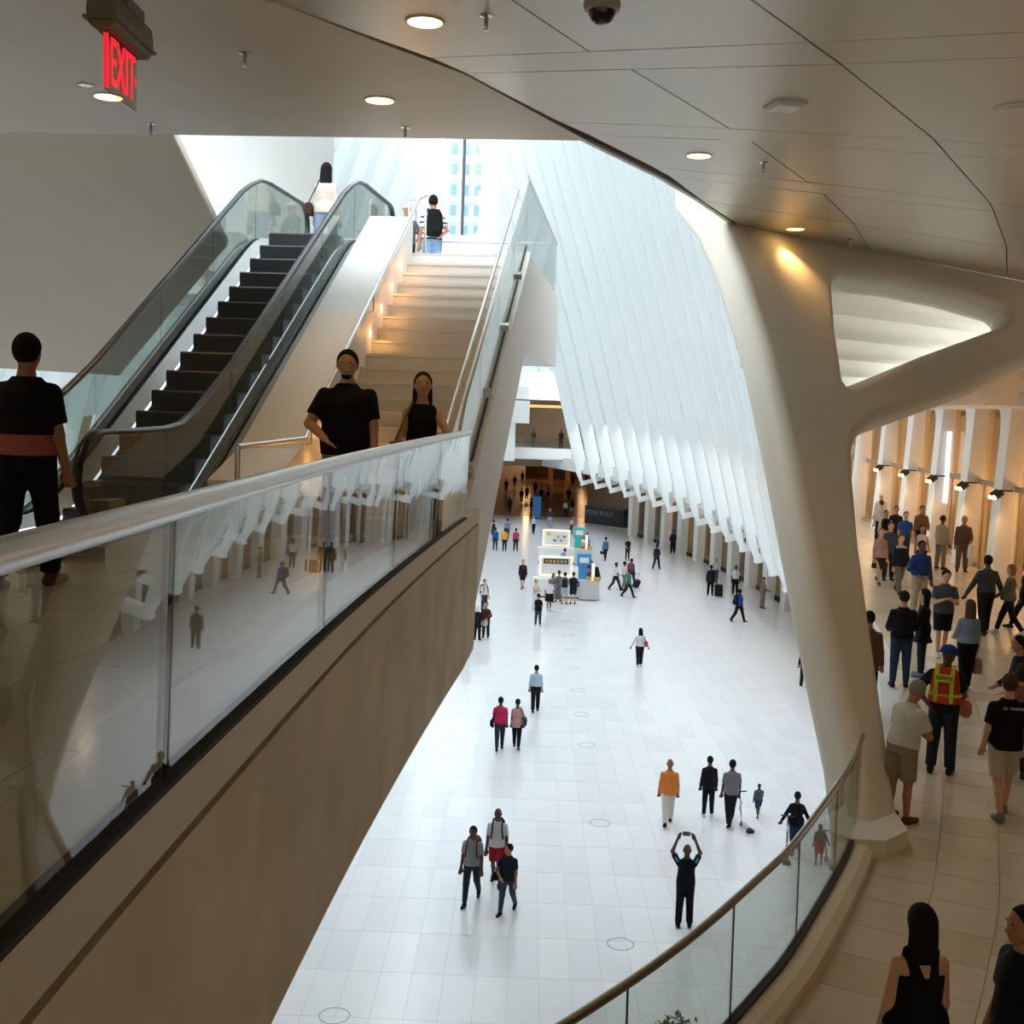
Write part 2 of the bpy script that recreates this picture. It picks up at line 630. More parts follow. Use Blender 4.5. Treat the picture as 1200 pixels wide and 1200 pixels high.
# columns and shop windows on the main floor, right side
M_SHOPGLASS = glass('shop_glass', '#b9b2a4')
M_SHOPGLOW = mat('glowing_shop_wall', '#d9c29a', 0.6, emit='#ffcf8a', estr=0.35)  # shop lighting put into the wall as its own glow
M_SHOPGREY = mat('grey_shop_wall', '#8e8a82', 0.6)
shop = empty('wall_right_shopfront', (0, 0, 0), label='row of white columns and shop windows at the edge of the main floor', cat='wall', kind='structure')
COLY = [97.9 - 3.93 * k for k in range(14)]
for k, Y in enumerate(COLY):
    X = xb(Y) + 4.2
    n = Vector((1, 0.0062 * (Y - 56), 0)).normalized()
    rz = Matrix.Rotation(math.atan2(n.y, n.x), 3, 'Z')
    MB().box((X + 0.35, Y, 2.6), (0.7, 0.95, 5.2), rz).build('column', M_WHITE, shop)
    Y2 = Y - 1.965
    X2 = xb(Y2) + 4.75
    n2 = Vector((1, 0.0062 * (Y2 - 56), 0)).normalized()
    rz2 = Matrix.Rotation(math.atan2(n2.y, n2.x), 3, 'Z')
    MB().box((X2, Y2, 2.6), (0.03, 2.98, 5.0), rz2).build('shop_window', M_SHOPGLASS, shop)
    MB().box((X2, Y2, 0.13), (0.12, 2.98, 0.26), rz2).build('window_base', M_DARK, shop)
    MB().box((X2, Y2 + 0.4, 2.6), (0.08, 0.06, 5.0), rz2).build('mullion', M_DARK, shop)
    MB().box((X2 + 1.5, Y2, 2.6), (0.1, 3.6, 5.0), rz2).build('shop_partition', [M_SHOPGREY, M_WARM, M_SHOPGLOW, M_WARM, M_SHOPGLOW][k % 5], shop)
    point_light('shop_light', (X2 + 0.75, Y2, 4.3), 90, '#ffdcb0', 0.25, shop)

# ------------------------------------------------------------------ far end of the hall
end = empty('wall_far', (0, 0, 0), label='white end wall of the hall with a tall round ended window', cat='wall', kind='structure')
WXC = -7.3
outer = [(-40, 11.0), (30, 11.0), (30, 75), (-40, 75)]
slot = fillet([(WXC - 1.55, 27.2), (WXC + 1.55, 27.2), (WXC + 1.9, 36), (WXC + 2.3, 62), (WXC - 2.3, 62), (WXC - 1.9, 36)], [0.8, 0.8, 0, 0, 0, 0])
fr = Matrix(((1, 0, 0, 0), (0, 0, -1, 115.5), (0, 1, 0, 0), (0, 0, 0, 1)))
bevelled_outline('end_panel', [outer, slot], 0.8, 0.1, fr, M_RIB, end)
MB().box((WXC, 115.5, 45), (0.28, 0.3, 36)).build('window_mullion', M_DARK, end)
MB().box((WXC, 115.7, 45), (4.6, 0.04, 36)).build('window_pane', glass('tinted_window', '#c2cad0'), end)
tower = empty('office_tower', (WXC, 170, 0), label='pale office tower seen through the tall end window', cat='building')
M_TOWER = mat('tower_facade', '#e9edf0', 0.6)
M_TWIN = mat('tower_window', '#9db6e2', 0.2)
MB().box((0, 5, 45), (14, 10, 90)).build('facade', M_TOWER, tower)
w0 = None
for i in range(-3, 4):
    for j in range(14):
        if w0 is None:
            o = w0 = MB().box((0, 0, 0), (0.9, 0.12, 1.5)).build('window', M_TWIN, tower)
        else:
            o = link(bpy.data.objects.new('window', w0.data), tower)
        o.location = (i * 1.75 + 0.4, -0.03, 30 + j * 2.9)
sf0 = None
for j in range(14):
    if sf0 is None:
        o = sf0 = MB().box((0, 0, 0), (13.6, 0.5, 0.55)).build('floor_band', M_WHITE, tower)
    else:
        o = link(bpy.data.objects.new('floor_band', sf0.data), tower)
    o.location = (0, -0.15, 31.5 + j * 2.9)

# passage beneath the far gallery
passage = empty('wall_passage', (0, 148, 0), label='warm brown side walls and piers of the far passage', cat='wall', kind='structure')
passage.location = (0, 0, 0)
pfl = empty('floor_passage', (0, 0, 0), label='tan floor of the far passage', cat='floor', kind='structure')
pce = empty('ceiling_passage', (0, 0, 0), label='brown ceiling of the far passage with round lamps', cat='ceiling', kind='structure')
M_LAMP2 = mat('dim_warm_lamp', '#fff0c8', 0.5, emit='#ffd9a0', estr=0.9)
M_PFLOOR = mat('passage_floor', '#b8977a', 0.22, noise=0.05, nscale=0.4)
MB().prism([(-16, 112.3), (16, 112.3), (16, 185), (-16, 185)], -0.3, 0.0).build('passage_floor', M_PFLOOR, pfl)
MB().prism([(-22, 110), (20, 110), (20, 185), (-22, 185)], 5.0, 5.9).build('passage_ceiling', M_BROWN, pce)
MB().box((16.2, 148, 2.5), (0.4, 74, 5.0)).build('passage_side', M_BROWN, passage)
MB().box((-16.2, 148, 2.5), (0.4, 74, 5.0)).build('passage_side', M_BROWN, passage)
MB().box((0, 185, 2.5), (32, 0.4, 5.0)).build('passage_end', M_WARM, passage)
for x in (-9, -5, -1, 3.5, 6, 8.2, 10.5, 13):
    MB().box((x, 172, 2.5), (0.7, 0.7, 5.0)).build('pier', M_WARM, passage)
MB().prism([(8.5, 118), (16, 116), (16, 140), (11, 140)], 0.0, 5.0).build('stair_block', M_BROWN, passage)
for y in (120, 135, 152, 168):
    for x in (-8, 0, 8):
        MB().lathe([(0.35, 5.0), (0.35, 4.95)], 14, (x, y, 0)).build('ceiling_lamp', M_LAMP2, pce)
        if y > 140:
            point_light('lamp_light', (x, y, 4.2), 110, '#ffc98c', 0.3, pce)

farg = empty('wall_far_gallery', (0, 0, 0), label='far gallery with brown back wall and lit ceiling cove', cat='wall', kind='structure')
MB().prism([(-22, 106.5), (5.5, 104.2), (22, 103), (22, 126), (-22, 126)], 5.9, 6.9).build('gallery_slab', M_WHITE, farg)
MB().prism([(-22, 106.3), (5.6, 104.0), (5.6, 104.25), (-22, 106.55)], 6.0, 6.95).build('gallery_kerb', M_WHITE, farg)
MB().prism([(-22, 106.5), (5.6, 104.2), (5.6, 104.22), (-22, 106.52)], 6.95, 7.95).build('gallery_glass', M_CLEAR, farg)
MB().box((0, 126, 8.5), (44, 0.4, 5.5)).build('back_wall', M_WARM, farg)
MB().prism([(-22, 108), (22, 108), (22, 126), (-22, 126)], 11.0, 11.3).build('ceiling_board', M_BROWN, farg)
MB().box((1, 112, 10.75), (30, 0.5, 0.25)).build('cove_lamp', mat('cove_glow', '#ffd9a0', 0.5, emit='#ffc070', estr=1.2), farg)
MB().prism([(-20, 104), (3.4, 104), (3.4, 115), (-20, 115)], 11.3, 13.6).build('upper_slab', M_WHITE, farg)
MB().box((-8.3, 104.1, 14.2), (23.4, 0.03, 1.2)).build('upper_glass', M_CLEAR, farg)
fst = empty('far_staircase', (-1.3, 100, 0), label='white underside and end of the stair at the far end', cat='staircase')
MB().prism([(-3.5, 0), (0.1, 0), (0.1, 3.4), (-3.5, 3.4)], 5.9, 9.2).build('lower_flight', M_WHITE, fst)
MB().prism([(-3.5, -0.4), (1.3, -0.4), (1.3, 3.4), (-3.5, 3.4)], 9.2, 11.15).build('landing', M_WHITE, fst)
MB().box((-1.0, -0.3, 11.75), (4.4, 0.03, 1.2)).build('glass_panel', M_CLEAR, fst)

# ------------------------------------------------------------------ ceiling over the viewpoint
ceiling = empty('ceiling', (0, 0, 0), label='flat pale grey soffit above the escalator landing', cat='ceiling', kind='structure')
EDGE = [(318, 0), (430, 43), (545, 86), (690, 165)]
e = [on_level(px, py, Z_CEIL) for px, py in EDGE]
back = e[0] + (e[0] - e[1]) * 5
soff = [(-26, 15.9), (-6.83, 14.87), (-4.55, 14.7), (e[3].x, e[3].y), (e[2].x, e[2].y), (e[1].x, e[1].y), (e[0].x, e[0].y), (back.x, back.y), (-12, -14), (-26, -14)]
MB().prism(soff[::-1], Z_CEIL, Z_CEIL + 0.5).build('soffit', M_CEIL, ceiling)
ceiling_p = empty('ceiling_panels', (0, 0, 0), label='satin metal ceiling panels with narrow strips between them', cat='ceiling', kind='structure')
EDGE2 = [(318, 0), (430, 43), (545, 86), (690, 165), (775, 207), (820, 234), (862, 263)]
e2 = [on_level(px, py, Z_CEIL) for px, py in EDGE2]
bk = [(p.x, p.y) for p in e2] + [(11.09, 26.64), (24, 37.5), (32, 30), (32, -14), (-12, -14), (back.x, back.y)]
MB().prism(bk, Z_CEIL + 0.03, Z_CEIL + 0.5).build('panel_backing', M_DARK, ceiling_p)
lip = MB()
rings = []
for i, p in enumerate(e2):
    a, b = e2[max(i - 1, 0)], e2[min(i + 1, len(e2) - 1)]
    d = (b - a).normalized()
    nrm = Vector((-d.y, d.x, 0))
    rings.append([p + nrm * o + Vector((0, 0, dz)) for o, dz in ((0.0, -0.012), (0.07, -0.012), (0.09, 0.0), (0.09, 0.5), (0.0, 0.5))])
lip.sweep(rings).build('panel_edge', M_CEIL, ceiling_p)
CR = [
    [(170, -60), (950, -95), (1300, -110)],
    [(505, 68), (950, 50), (1300, 33)],
    [(545, 86), (985, 75), (1300, 63)],
    [(655, 143), (800, 148), (1095, 164), (1300, 178)],
    [(690, 158), (880, 165), (1110, 181), (1300, 195)],
    [(765, 196), (945, 213), (1160, 238), (1300, 254)],
    [(785, 207), (965, 227), (1165, 248), (1300, 264)],
    [(822, 235), (1000, 262), (1180, 290), (1300, 307)],
    [(866, 264), (1020, 294), (1180, 326), (1300, 350)]]
CR = [l + [(1600, l[-1][1] + 300 * (l[-1][1] - l[-2][1]) / (l[-1][0] - l[-2][0]))] for l in CR]
SPLIT = [[((490, 3), (690, 60)), ((760, -80), (950, 50))], [((950, 50), (985, 75))], [((740, 82), (855, 151)), ((985, 75), (1095, 164))],
         [((1095, 164), (1110, 181))], [((880, 165), (945, 213)), ((1110, 181), (1160, 238))], [((1160, 238), (1165, 248))],
         [((965, 227), (1000, 262)), ((1165, 248), (1180, 290))], [((1000, 262), (1020, 294)), ((1180, 290), (1180, 326))]]


def yat(line, x):
    return float(np.interp(x, [p[0] for p in line], [p[1] for p in line]))


for b in range(8):
    top, bot = CR[b], CR[b + 1]
    cuts = [(top[0][0], bot[0][0])] + [(s[0][0], s[1][0]) for s in SPLIT[b]] + [(1600, 1600)]
    for (a0, a1), (b0, b1) in zip(cuts[:-1], cuts[1:]):
        px = [(a0 + (b0 - a0) * f, yat(top, a0 + (b0 - a0) * f)) for f in (0, 0.33, 0.67, 1)] + [(a1 + (b1 - a1) * f, yat(bot, a1 + (b1 - a1) * f)) for f in (1, 0.67, 0.33, 0)]
        if b == 0 and a0 == 170:
            px[0:1] = [(170, -60)]
            px += [(318, 2)]
        pts = [on_level(x, y, Z_CEIL) for x, y in px]
        c = sum(pts, Vector()) / len(pts)
        # leave a narrow joint all round
        poly = []
        for p in pts:
            d = (c - p)
            poly.append((p.x + d.x / d.length * 0.014, p.y + d.y / d.length * 0.014))
        MB().prism(poly, Z_CEIL, Z_CEIL + 0.025).build('ceiling_panel', M_PANEL, ceiling_p)

# hanging wall to the left of the escalator and bright wall above it
lw = empty('wall_hanging', (0, 0, 0), label='broad grey sloping underside hanging left of the escalator', cat='wall', kind='structure')
h0 = on_level(0, 155, Z_CEIL + 0.1)
hx = (on_level(205, 158, Z_CEIL + 0.1) - h0).normalized()
hy = Vector((0, -1.5, 1.0))
hy = (hy - hx * hy.dot(hx)).normalized()
hn = hx.cross(hy).normalized()
poly = []
for px, py in ((-330, 150), (203, 157), (266, 289), (140, 441), (-330, 412)):
    q = on_plane(px, py, h0, hn) - h0
    poly.append((q.dot(hx), q.dot(hy)))
fr = Matrix.Identity(4)
for r in range(3):
    fr[r][0], fr[r][1], fr[r][2] = hx[r], hy[r], hn[r]
away = 1 if hn.dot(h0 - Vector((0, 0, CAM_Z))) > 0 else -1
fr.translation = h0 + hn * (0.07 * away)
bevelled_outline('wall_plate', [poly], 0.14, 0.03, fr, M_CEIL, lw)
uw = empty('wall_upper', (0, 0, 0), label='bright white side wall at the head of the escalator', cat='wall', kind='structure')
for a, b in ((16.8, 20.9), (20.93, 27.0)):
    q = [st(a, -7.4), st(b, -7.4), st(b, -7.8), st(a, -7.8)]
    MB().prism([(p.x, p.y) for p in q], Z_UP, 22).build('wall_panel', M_WHITE, uw)

# ------------------------------------------------------------------ big forked column
B0, T0, T1 = Vector((4.2, 12.64, 5.8)), Vector((3.36, 20.01, 13.75)), Vector((11.09, 26.64, 13.75))
cn = (T0 - B0).cross(T1 - B0).normalized()
if cn.dot(B0 - Vector((0, 0, CAM_Z))) < 0:
    cn = -cn
ex = (T1 - T0).normalized()
ey = cn.cross(ex).normalized()
if ey.z < 0:
    ey = -ey


def to_face(lst):
    out = []
    for px, py in lst:
        q = on_plane(px, py, B0, cn) - B0
        out.append((q.dot(ex), q.dot(ey)))
    return out


outline = to_face([(1008, 935), (1000, 880), (975, 770), (949, 650), (923, 525), (897, 410), (866, 310), (840, 252), (812, 216), (812, 198), (870, 240), (1040, 284), (1230, 322), (1260, 330),
                   (1260, 400), (1200, 428), (1140, 452), (1080, 473), (1034, 489), (1012, 503), (1004, 524), (1005, 560), (1012, 640), (1026, 740), (1041, 840), (1056, 940), (1062, 1000), (1014, 1000)])
hole = fillet(to_face([(978, 319), (1050, 327), (1120, 342), (1186, 362), (1180, 378), (1085, 412), (993, 449), (984, 390)]), [0.5, 0, 0, 0.35, 0.3, 0, 0.12, 0], 6)
DEP = 0.62
nx = ex.cross(ey)
fr = Matrix.Identity(4)
for r in range(3):
    fr[r][0], fr[r][1], fr[r][2] = ex[r], ey[r], nx[r]
fr.translation = B0 + cn * (DEP / 2)
colm = empty('trim_1', (0, 0, 0), label='huge forked column leaning from the balcony up to the ceiling panels', cat='column', kind='structure')
bevelled_outline('column_fork', [outline, hole], DEP, 0.2, fr, M_COLUMN, colm, res=6)
pl = [on_level(px, py, Z_BAL) for px, py in ((958, 978), (1000, 1000), (1056, 998), (1060, 984))]
base_c = (on_level(1020, 985, Z_BAL))
MB().prism([(3.62, 12.12), (4.0, 12.1), (4.35, 12.45), (4.4, 13.1), (3.9, 13.3), (3.75, 12.8)], 5.62, 6.0).build('plinth', M_COLUMN, colm)

vs, fs = [], []
armpx = [(1060, 470), (1100, 458), (1150, 440), (1200, 420), (1262, 392)]
for px, py in armpx:
    q = on_plane(px, py, B0, cn) + cn * 0.45
    f = Vector((px - 620, 0, 0)).x / 1350
    r0 = Vector((f * 31.0, 31.0, 11.02))
    vs += [q, r0, r0 + Vector((0, 0, 0.2)), q + Vector((0, 0, 0.2))]
sofm = MB()
sofm.sweep([vs[4 * i:4 * i + 4] for i in range(len(armpx))]).build('arm_soffit', M_COLUMN, colm, smooth=True)
MB().prism([(11.7, 27.6), (22, 27.6), (22, 27.9), (11.7, 27.9)], 11.0, 14.2).build('board_above', M_COLUMN, colm)

# stepped beams seen through the opening of the column
sb = empty('ceiling_beams', (0, 0, 0), label='stepped white beams seen through the triangular opening of the column', cat='ceiling', kind='structure')
perp = Vector((-ex.y, ex.x, 0)).normalized()
for i in range(5):
    o0 = T0 + perp * (1.3 + 1.7 * i) + Vector((0, 0, -0.15 - 0.42 * i))
    d = Vector((ex.x, ex.y, 0)).normalized()
    prof = fillet([(0, 0), (1.75, 0), (1.75, 1.2), (0, 1.2)], [0.5, 0.1, 0, 0], 5)
    rings = [[o0 + d * t + perp * a + Vector((0, 0, b2)) for a, b2 in prof] for t in (3.2 + 2.3 * i, 19)]
    MB().sweep(rings).build('beam', M_COLUMN, sb, smooth=True)

o0 = T0 + perp * 9.6
d = Vector((ex.x, ex.y, 0)).normalized()
MB().prism([((o0 + d * a + perp * b2).x, (o0 + d * a + perp * b2).y) for a, b2 in ((14.8, 0), (28, 0), (28, 0.3), (14.8, 0.3))], 11.0, 14.2).build('backing_wall', M_COLUMN, sb)

# ------------------------------------------------------------------ near balcony on the right
EB = [(-3.6, 1.6), (-1.9, 3.6), (-0.3, 5.3), (1.15, 7.05), (2.23, 8.71), (2.72, 9.58), (3.63, 11.46), (4.05, 12.5), (4.75, 14.3), (5.5, 16.5), (6.5, 19.5), (7.7, 24), (8.3, 27), (9.0, 31), (9.6, 35), (10.2, 41), (10.6, 48), (10.75, 56)]
ebc = [Vector((p.x, p.y, 0)) for p in cat_rom([(x, y, 0) for x, y in EB], 10)]
cum = [0.0]
for a, b in zip(ebc[:-1], ebc[1:]):
    cum.append(cum[-1] + (b - a).length)


def edge_at(s, off):
    s = min(max(s, 0), cum[-1] - 1e-3)
    i = max(j for j in range(len(cum)) if cum[j] <= s)
    i = min(i, len(ebc) - 2)
    f = (s - cum[i]) / (cum[i + 1] - cum[i])
    p = ebc[i].lerp(ebc[i + 1], f)
    i0, i1 = max(i - 3, 0), min(i + 4, len(ebc) - 1)
    d = (ebc[i1] - ebc[i0]).normalized()
    n = Vector((d.y, -d.x, 0))
    return p + n * off


balc = empty('floor_balcony', (0, 0, 0), label='curved balcony floor of beige marble tiles beside the column', cat='floor', kind='structure')
ss = [cum[-1] * k / 60 for k in range(61)]
rings = [[edge_at(s, -0.29) + Vector((0, 0, 5.15)), edge_at(s, 14) + Vector((0, 0, 5.15)), edge_at(s, 14) + Vector((0, 0, 5.785)), edge_at(s, -0.29) + Vector((0, 0, 5.785))] for s in ss]
MB().sweep(rings).build('balcony_slab', M_JOINT, balc)
cand, rest = [], []
TB = 0.66
for i in range(int(cum[-1] / TB) - 1):
    for j in range(15):
        o0, o1 = 0.62 * j, 0.62 * (j + 1)
        sh = 0.33 * (j % 2)
        q = [edge_at(i * TB + sh, o0), edge_at(i * TB + sh, o1), edge_at((i + 1) * TB + sh, o1), edge_at((i + 1) * TB + sh, o0)]
        c = sum(q, Vector()) / 4
        q = [p + (c - p).normalized() * 0.005 for p in q]
        px, py = project((c.x, c.y, Z_BAL)) if c.y > 2 else (-1, -1)
        ok = 880 < px < 1210 and 0 < py < 1215
        (cand if ok else rest).append((c.y, i, j, q))
cand.sort(key=lambda a: a[0])
rest += cand[290:]
for (y, i, j, q) in cand[:290]:
    MB().prism([(p.x, p.y) for p in q], 5.77, Z_BAL).build('tile', M_BALTILE if (i * 7 + j * 3) % 5 else M_BALTILE2, balc)
rm = MB()
for (y, i, j, q) in rest:
    rm.prism([(p.x, p.y) for p in q], 5.77, Z_BAL)
tag(rm.build('far_tiles', M_BALTILE, balc), kind='stuff')
# parapet kerb with leaning curved glass and handrail
par = empty('balcony_balustrade', (2, 8, 5.8), label='curved glass balustrade with bronze handrail along the balcony', cat='balustrade')
S_END = next(s for s, p in zip(cum, ebc) if p.y > 12.75)
S_K = next(s for s, p in zip(cum, ebc) if p.y > 14.0)
sp = [S_END * k / 40 for k in range(41)]
spk = [S_K * k / 40 for k in range(41)]


def rel(p, o):
    return Vector(p) - Vector(o)


PO = (2, 8, 5.8)
rings = [[rel(edge_at(s, -0.29) + Vector((0, 0, 5.1)), PO), rel(edge_at(s, -0.02) + Vector((0, 0, 5.1)), PO), rel(edge_at(s, -0.02) + Vector((0, 0, 5.9)), PO), rel(edge_at(s, -0.1) + Vector((0, 0, 5.95)), PO), rel(edge_at(s, -0.29) + Vector((0, 0, 5.95)), PO)] for s in spk]
MB().sweep(rings).build('kerb', M_FASCIA, par)
rings = [[rel(edge_at(s, o) + Vector((0, 0, z)), PO) for o, z in ((-0.29, 5.95), (-0.22, 5.95), (-0.22, 5.985), (-0.29, 5.985))] for s in sp]
MB().sweep(rings).build('glass_channel', M_DARK, par)
# panes
cuts = [S_END - 0.35 - 1.62 * k for k in range(0, 9)]
cuts = [S_END] + cuts
for a, b in zip(cuts[:-1], cuts[1:]):
    if b < 0:
        break
    sub = [a - 0.012 + (b - a + 0.024) * k / 5 for k in range(6)]
    rings = [[rel(edge_at(s, o) + Vector((0, 0, z)), PO) for o, z in ((-0.262, 5.98), (-0.247, 5.98), (-0.262, 6.9), (-0.277, 6.9))] for s in sub]
    MB().sweep(rings).build('glass_pane', M_GLASS, par, smooth=False)
MB().tube([rel(edge_at(s, -0.27) + Vector((0, 0, 6.92)), PO) for s in sp], 0.032, 12).build('handrail', M_BRASS, par, smooth=True)
for s in cuts[1:7]:
    MB().tube([rel(edge_at(s, -0.255) + Vector((0, 0, 5.98)), PO), rel(edge_at(s, -0.27) + Vector((0, 0, 6.9)), PO)], 0.008, 6).build('pane_joint', M_DARK, par)

# shop fronts along the balcony
bs = empty('wall_balcony_shops', (0, 0, 0), label='row of tall white columns and warm lit shop windows along the balcony', cat='wall', kind='structure')
M_BALGLASS = glass('balcony_shop_glass', '#ded2bc')
M_CREAM = mat('cream_shop_wall', '#dccaa8', 0.6)
M_FRAME = mat('shop_frame', '#a08c70', 0.5)
shop_y = [22.4 + 4.02 * k for k in range(10)]


def sx(Y):
    return xb(Y) + 5.55


for k, Y in enumerate(shop_y):
    X = sx(Y)
    # column flares into the soffit at its head
    prof = [(0.30, 5.8), (0.30, 9.6), (0.31, 10.2), (0.36, 10.6), (0.5, 10.9), (0.7, 11.02)]
    rings = []
    for hw, z in prof:
        lean = (z - 5.8) * 0.045
        rings.append([(X + lean + dx * 0.32, Y + dy, z) for dx, dy in ((-1, -0.3), (-0.7, -0.34), (0.7, -0.34), (1, -0.3), (1, hw), (-1, hw))])
    MB().sweep(rings).build('column', M_WHITE, bs, smooth=True)
    Y2 = Y + 2.01
    X2 = sx(Y2) + 0.3
    ang = math.atan2(sx(Y2 + 1) - sx(Y2 - 1), 2)
    rz = Matrix.Rotation(-ang, 3, 'Z')
    MB().box((X2, Y2, 7.2), (0.03, 3.3, 2.7), rz).build('shop_window', M_BALGLASS, bs)
    MB().box((X2 + 0.1, Y2, 9.85), (0.03, 3.3, 2.3), rz).build('upper_window', M_BALGLASS, bs)
    MB().box((X2 - 0.02, Y2, 8.62), (0.16, 3.3, 0.16), rz).build('transom', M_FRAME, bs)
    MB().box((X2 - 0.03, Y2, 5.88), (0.1, 3.3, 0.16), rz).build('base_strip', M_FRAME, bs)
    for dz in (-0.9, 0.9):
        MB().box((X2, Y2 + dz, 7.2), (0.06, 0.04, 2.7), rz).build('mullion', M_FRAME, bs)
    part = [M_SHOPGLOW, M_CREAM, M_SHOPGLOW, M_CREAM, M_CREAM][k % 5]
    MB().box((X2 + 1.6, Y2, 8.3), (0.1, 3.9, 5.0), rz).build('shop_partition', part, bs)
    point_light('shop_light', (X2 + 0.9, Y2, 8.2), 100, '#ffd6a4', 0.15, bs)
MB().box((15.2, 42.0, 8.9), (0.04, 0.5, 2.6)).build('white_banner', mat('lit_banner', '#eef0f6', 0.5, emit='#eef2ff', estr=0.8), bs)
endw = empty('wall_shop_end', (0, 0, 0), label='grey shop end wall with a dark fruit shaped sign', cat='wall', kind='structure')
MB().box((15.5, 59.2, 8.4), (9, 0.3, 5.2)).build('wall_board', M_SHOPGREY, endw)
MB().box((15.7, 59.0, 8.4), (2.6, 0.1, 5.2)).build('pale_panel', M_WHITE, endw)
MB().box((15.5, 58.98, 9.35), (9, 0.14, 0.16)).build('dark_rail', M_DARK, endw)
ap = [(0.0, 0.62), (0.25, 0.72), (0.5, 0.62), (0.62, 0.42), (0.5, 0.2), (0.48, -0.05), (0.62, -0.25), (0.45, -0.6), (0.2, -0.75), (0, -0.66), (-0.2, -0.75), (-0.45, -0.6), (-0.62, -0.1), (-0.6, 0.4), (-0.45, 0.65), (-0.2, 0.72)]
fr = Matrix(((0.62, 0, 0, 16.15), (0, 0, -1, 58.9), (0, 0.9, 0, 8.0), (0, 0, 0, 1)))
bevelled_outline('fruit_sign', [ap], 0.05, 0.01, fr, M_SHOPGREY, endw)
lf = [(0.0, 0.8), (0.05, 1.05), (0.28, 1.15), (0.22, 0.92)]
bevelled_outline('leaf_sign', [lf], 0.05, 0.01, fr, M_SHOPGREY, endw)

# walls that close the place behind and beside the viewpoint
M_TINT = glass('tinted_glass', '#a59c8c')
wb = empty('wall_back', (0, 0, 0), label='beige walls behind the viewpoint with added unseen windows', cat='wall', kind='structure')
MB().box((0, -13, 2.5), (64, 0.4, 5.4)).build('wall_board', M_WARM, wb)
for k in range(9):
    MB().box((-24 + 6 * k, -13, 9.6), (0.5, 0.5, 9.0)).build('pier', M_WHITE, wb)
    MB().box((-21 + 6 * k, -13, 9.6), (5.5, 0.03, 9.0)).build('window_pane', M_TINT, wb)  # unseen glazing added to let sky light reach the foreground
MB().box((21, 6, 7), (0.4, 40, 14.5)).build('wall_board', M_WARM, wb)
MB().box((-26, 6, 7), (0.4, 40, 14.5)).build('wall_board', M_WARM, wb)

# ------------------------------------------------------------------ landing with its plastered edge
land = empty('floor_landing', (0, 0, 0), label='landing at the foot of the escalator with plastered edge', cat='floor', kind='structure')
LP = cat_rom([(-0.82, -6, 0), (-0.79, -2, 0), (-0.77, 1.0, 0), (-0.765, 3.0, 0), (-0.75, 5.0, 0), (-0.70, 7.0, 0), (-0.62, 9.2, 0), (-0.54, 11.0, 0), st(11.9, -1.62)], 6)


def lp_z(y, a, b):
    return a + (b - a) * min(max((y - 2.0) / 9.0, 0), 1)


def wall_rings(prof):
    rings = []
    for i, p in enumerate(LP):
        a, b = LP[max(i - 1, 0)], LP[min(i + 1, len(LP) - 1)]
        d = (b - a).normalized()
        n = Vector((d.y, -d.x, 0))
        zt = lp_z(p.y, 9.64, 9.44)
        zb = lp_z(p.y, 8.55, 7.95)
        rings.append([Vector((p.x, p.y, 0)) + n * o + Vector((0, 0, zt + dz if top else zb + dz)) for o, dz, top in prof])
    return rings


MB().sweep(wall_rings([(0, -0.13, 1), (0, 0, 1), (-0.3, 0, 1), (-0.3, -0.13, 1)])).build('kerb_band', M_FASCIA, land)
MB().sweep(wall_rings([(-0.03, -0.16, 1), (-0.03, -0.12, 1), (-0.25, -0.12, 1), (-0.25, -0.16, 1)])).build('shadow_gap', M_DARK, land)
MB().sweep(wall_rings([(0.0, -0.155, 1), (-0.3, -0.155, 1), (-0.3, 0, 0), (-0.02, 0, 0)])).build('plaster_face', M_PLASTER, land)
MB().prism([(-0.95, -6), (-0.95, 5), (-0.86, 8), (-0.72, 11), (st(11.3, -1.7).x, st(11.3, -1.7).y), (st(11.3, -4.0).x, st(11.3, -4.0).y), (st(10.6, -4.0).x, st(10.6, -4.0).y), (st(10.6, -7).x, st(10.6, -7).y), (-9, 10.3), (-14, 8), (-14, -6)], 8.3, 9.18).build('landing_slab', M_JOINT, land)
for i in range(-1, 9):
    for j in range(0, 9):
        s0, s1 = 1.3 * i + 0.004, 1.3 * (i + 1) - 0.004
        t1 = -1.42 - 0.65 * j if i < 6 else -1.78 - 0.65 * j
        t1 += (0.38 if i <= 0 else 0.26) if (i < 2 and j == 0) else 0
        t0 = (-1.42 - 0.65 * (j + 1) if i < 6 else -1.78 - 0.65 * (j + 1)) + 0.008
        if i == 8:
            s1 = 10.55
        q = [st(s0, t0), st(s1, t0), st(s1, t1), st(s0, t1)]
        MB().prism([(p.x, p.y) for p in q], 9.17, Z_LAND).build('tile', M_BALTILE if (i + 2 * j) % 3 else M_BALTILE2, land)

bal = empty('landing_balustrade', (-0.76, 2, 9.6), label='near glass balustrade with steel handrail along the landing edge', cat='balustrade')
BO = Vector((-0.76, 2, 9.6))


def lp_at(y, dx=0.0):
    for a, b in zip(LP[:-1], LP[1:]):
        if a.y <= y <= b.y:
            f = (y - a.y) / (b.y - a.y)
            p = a.lerp(b, f)
            return Vector((p.x + dx, y, 0))
    p = LP[-1]
    return Vector((p.x + dx, p.y, 0))


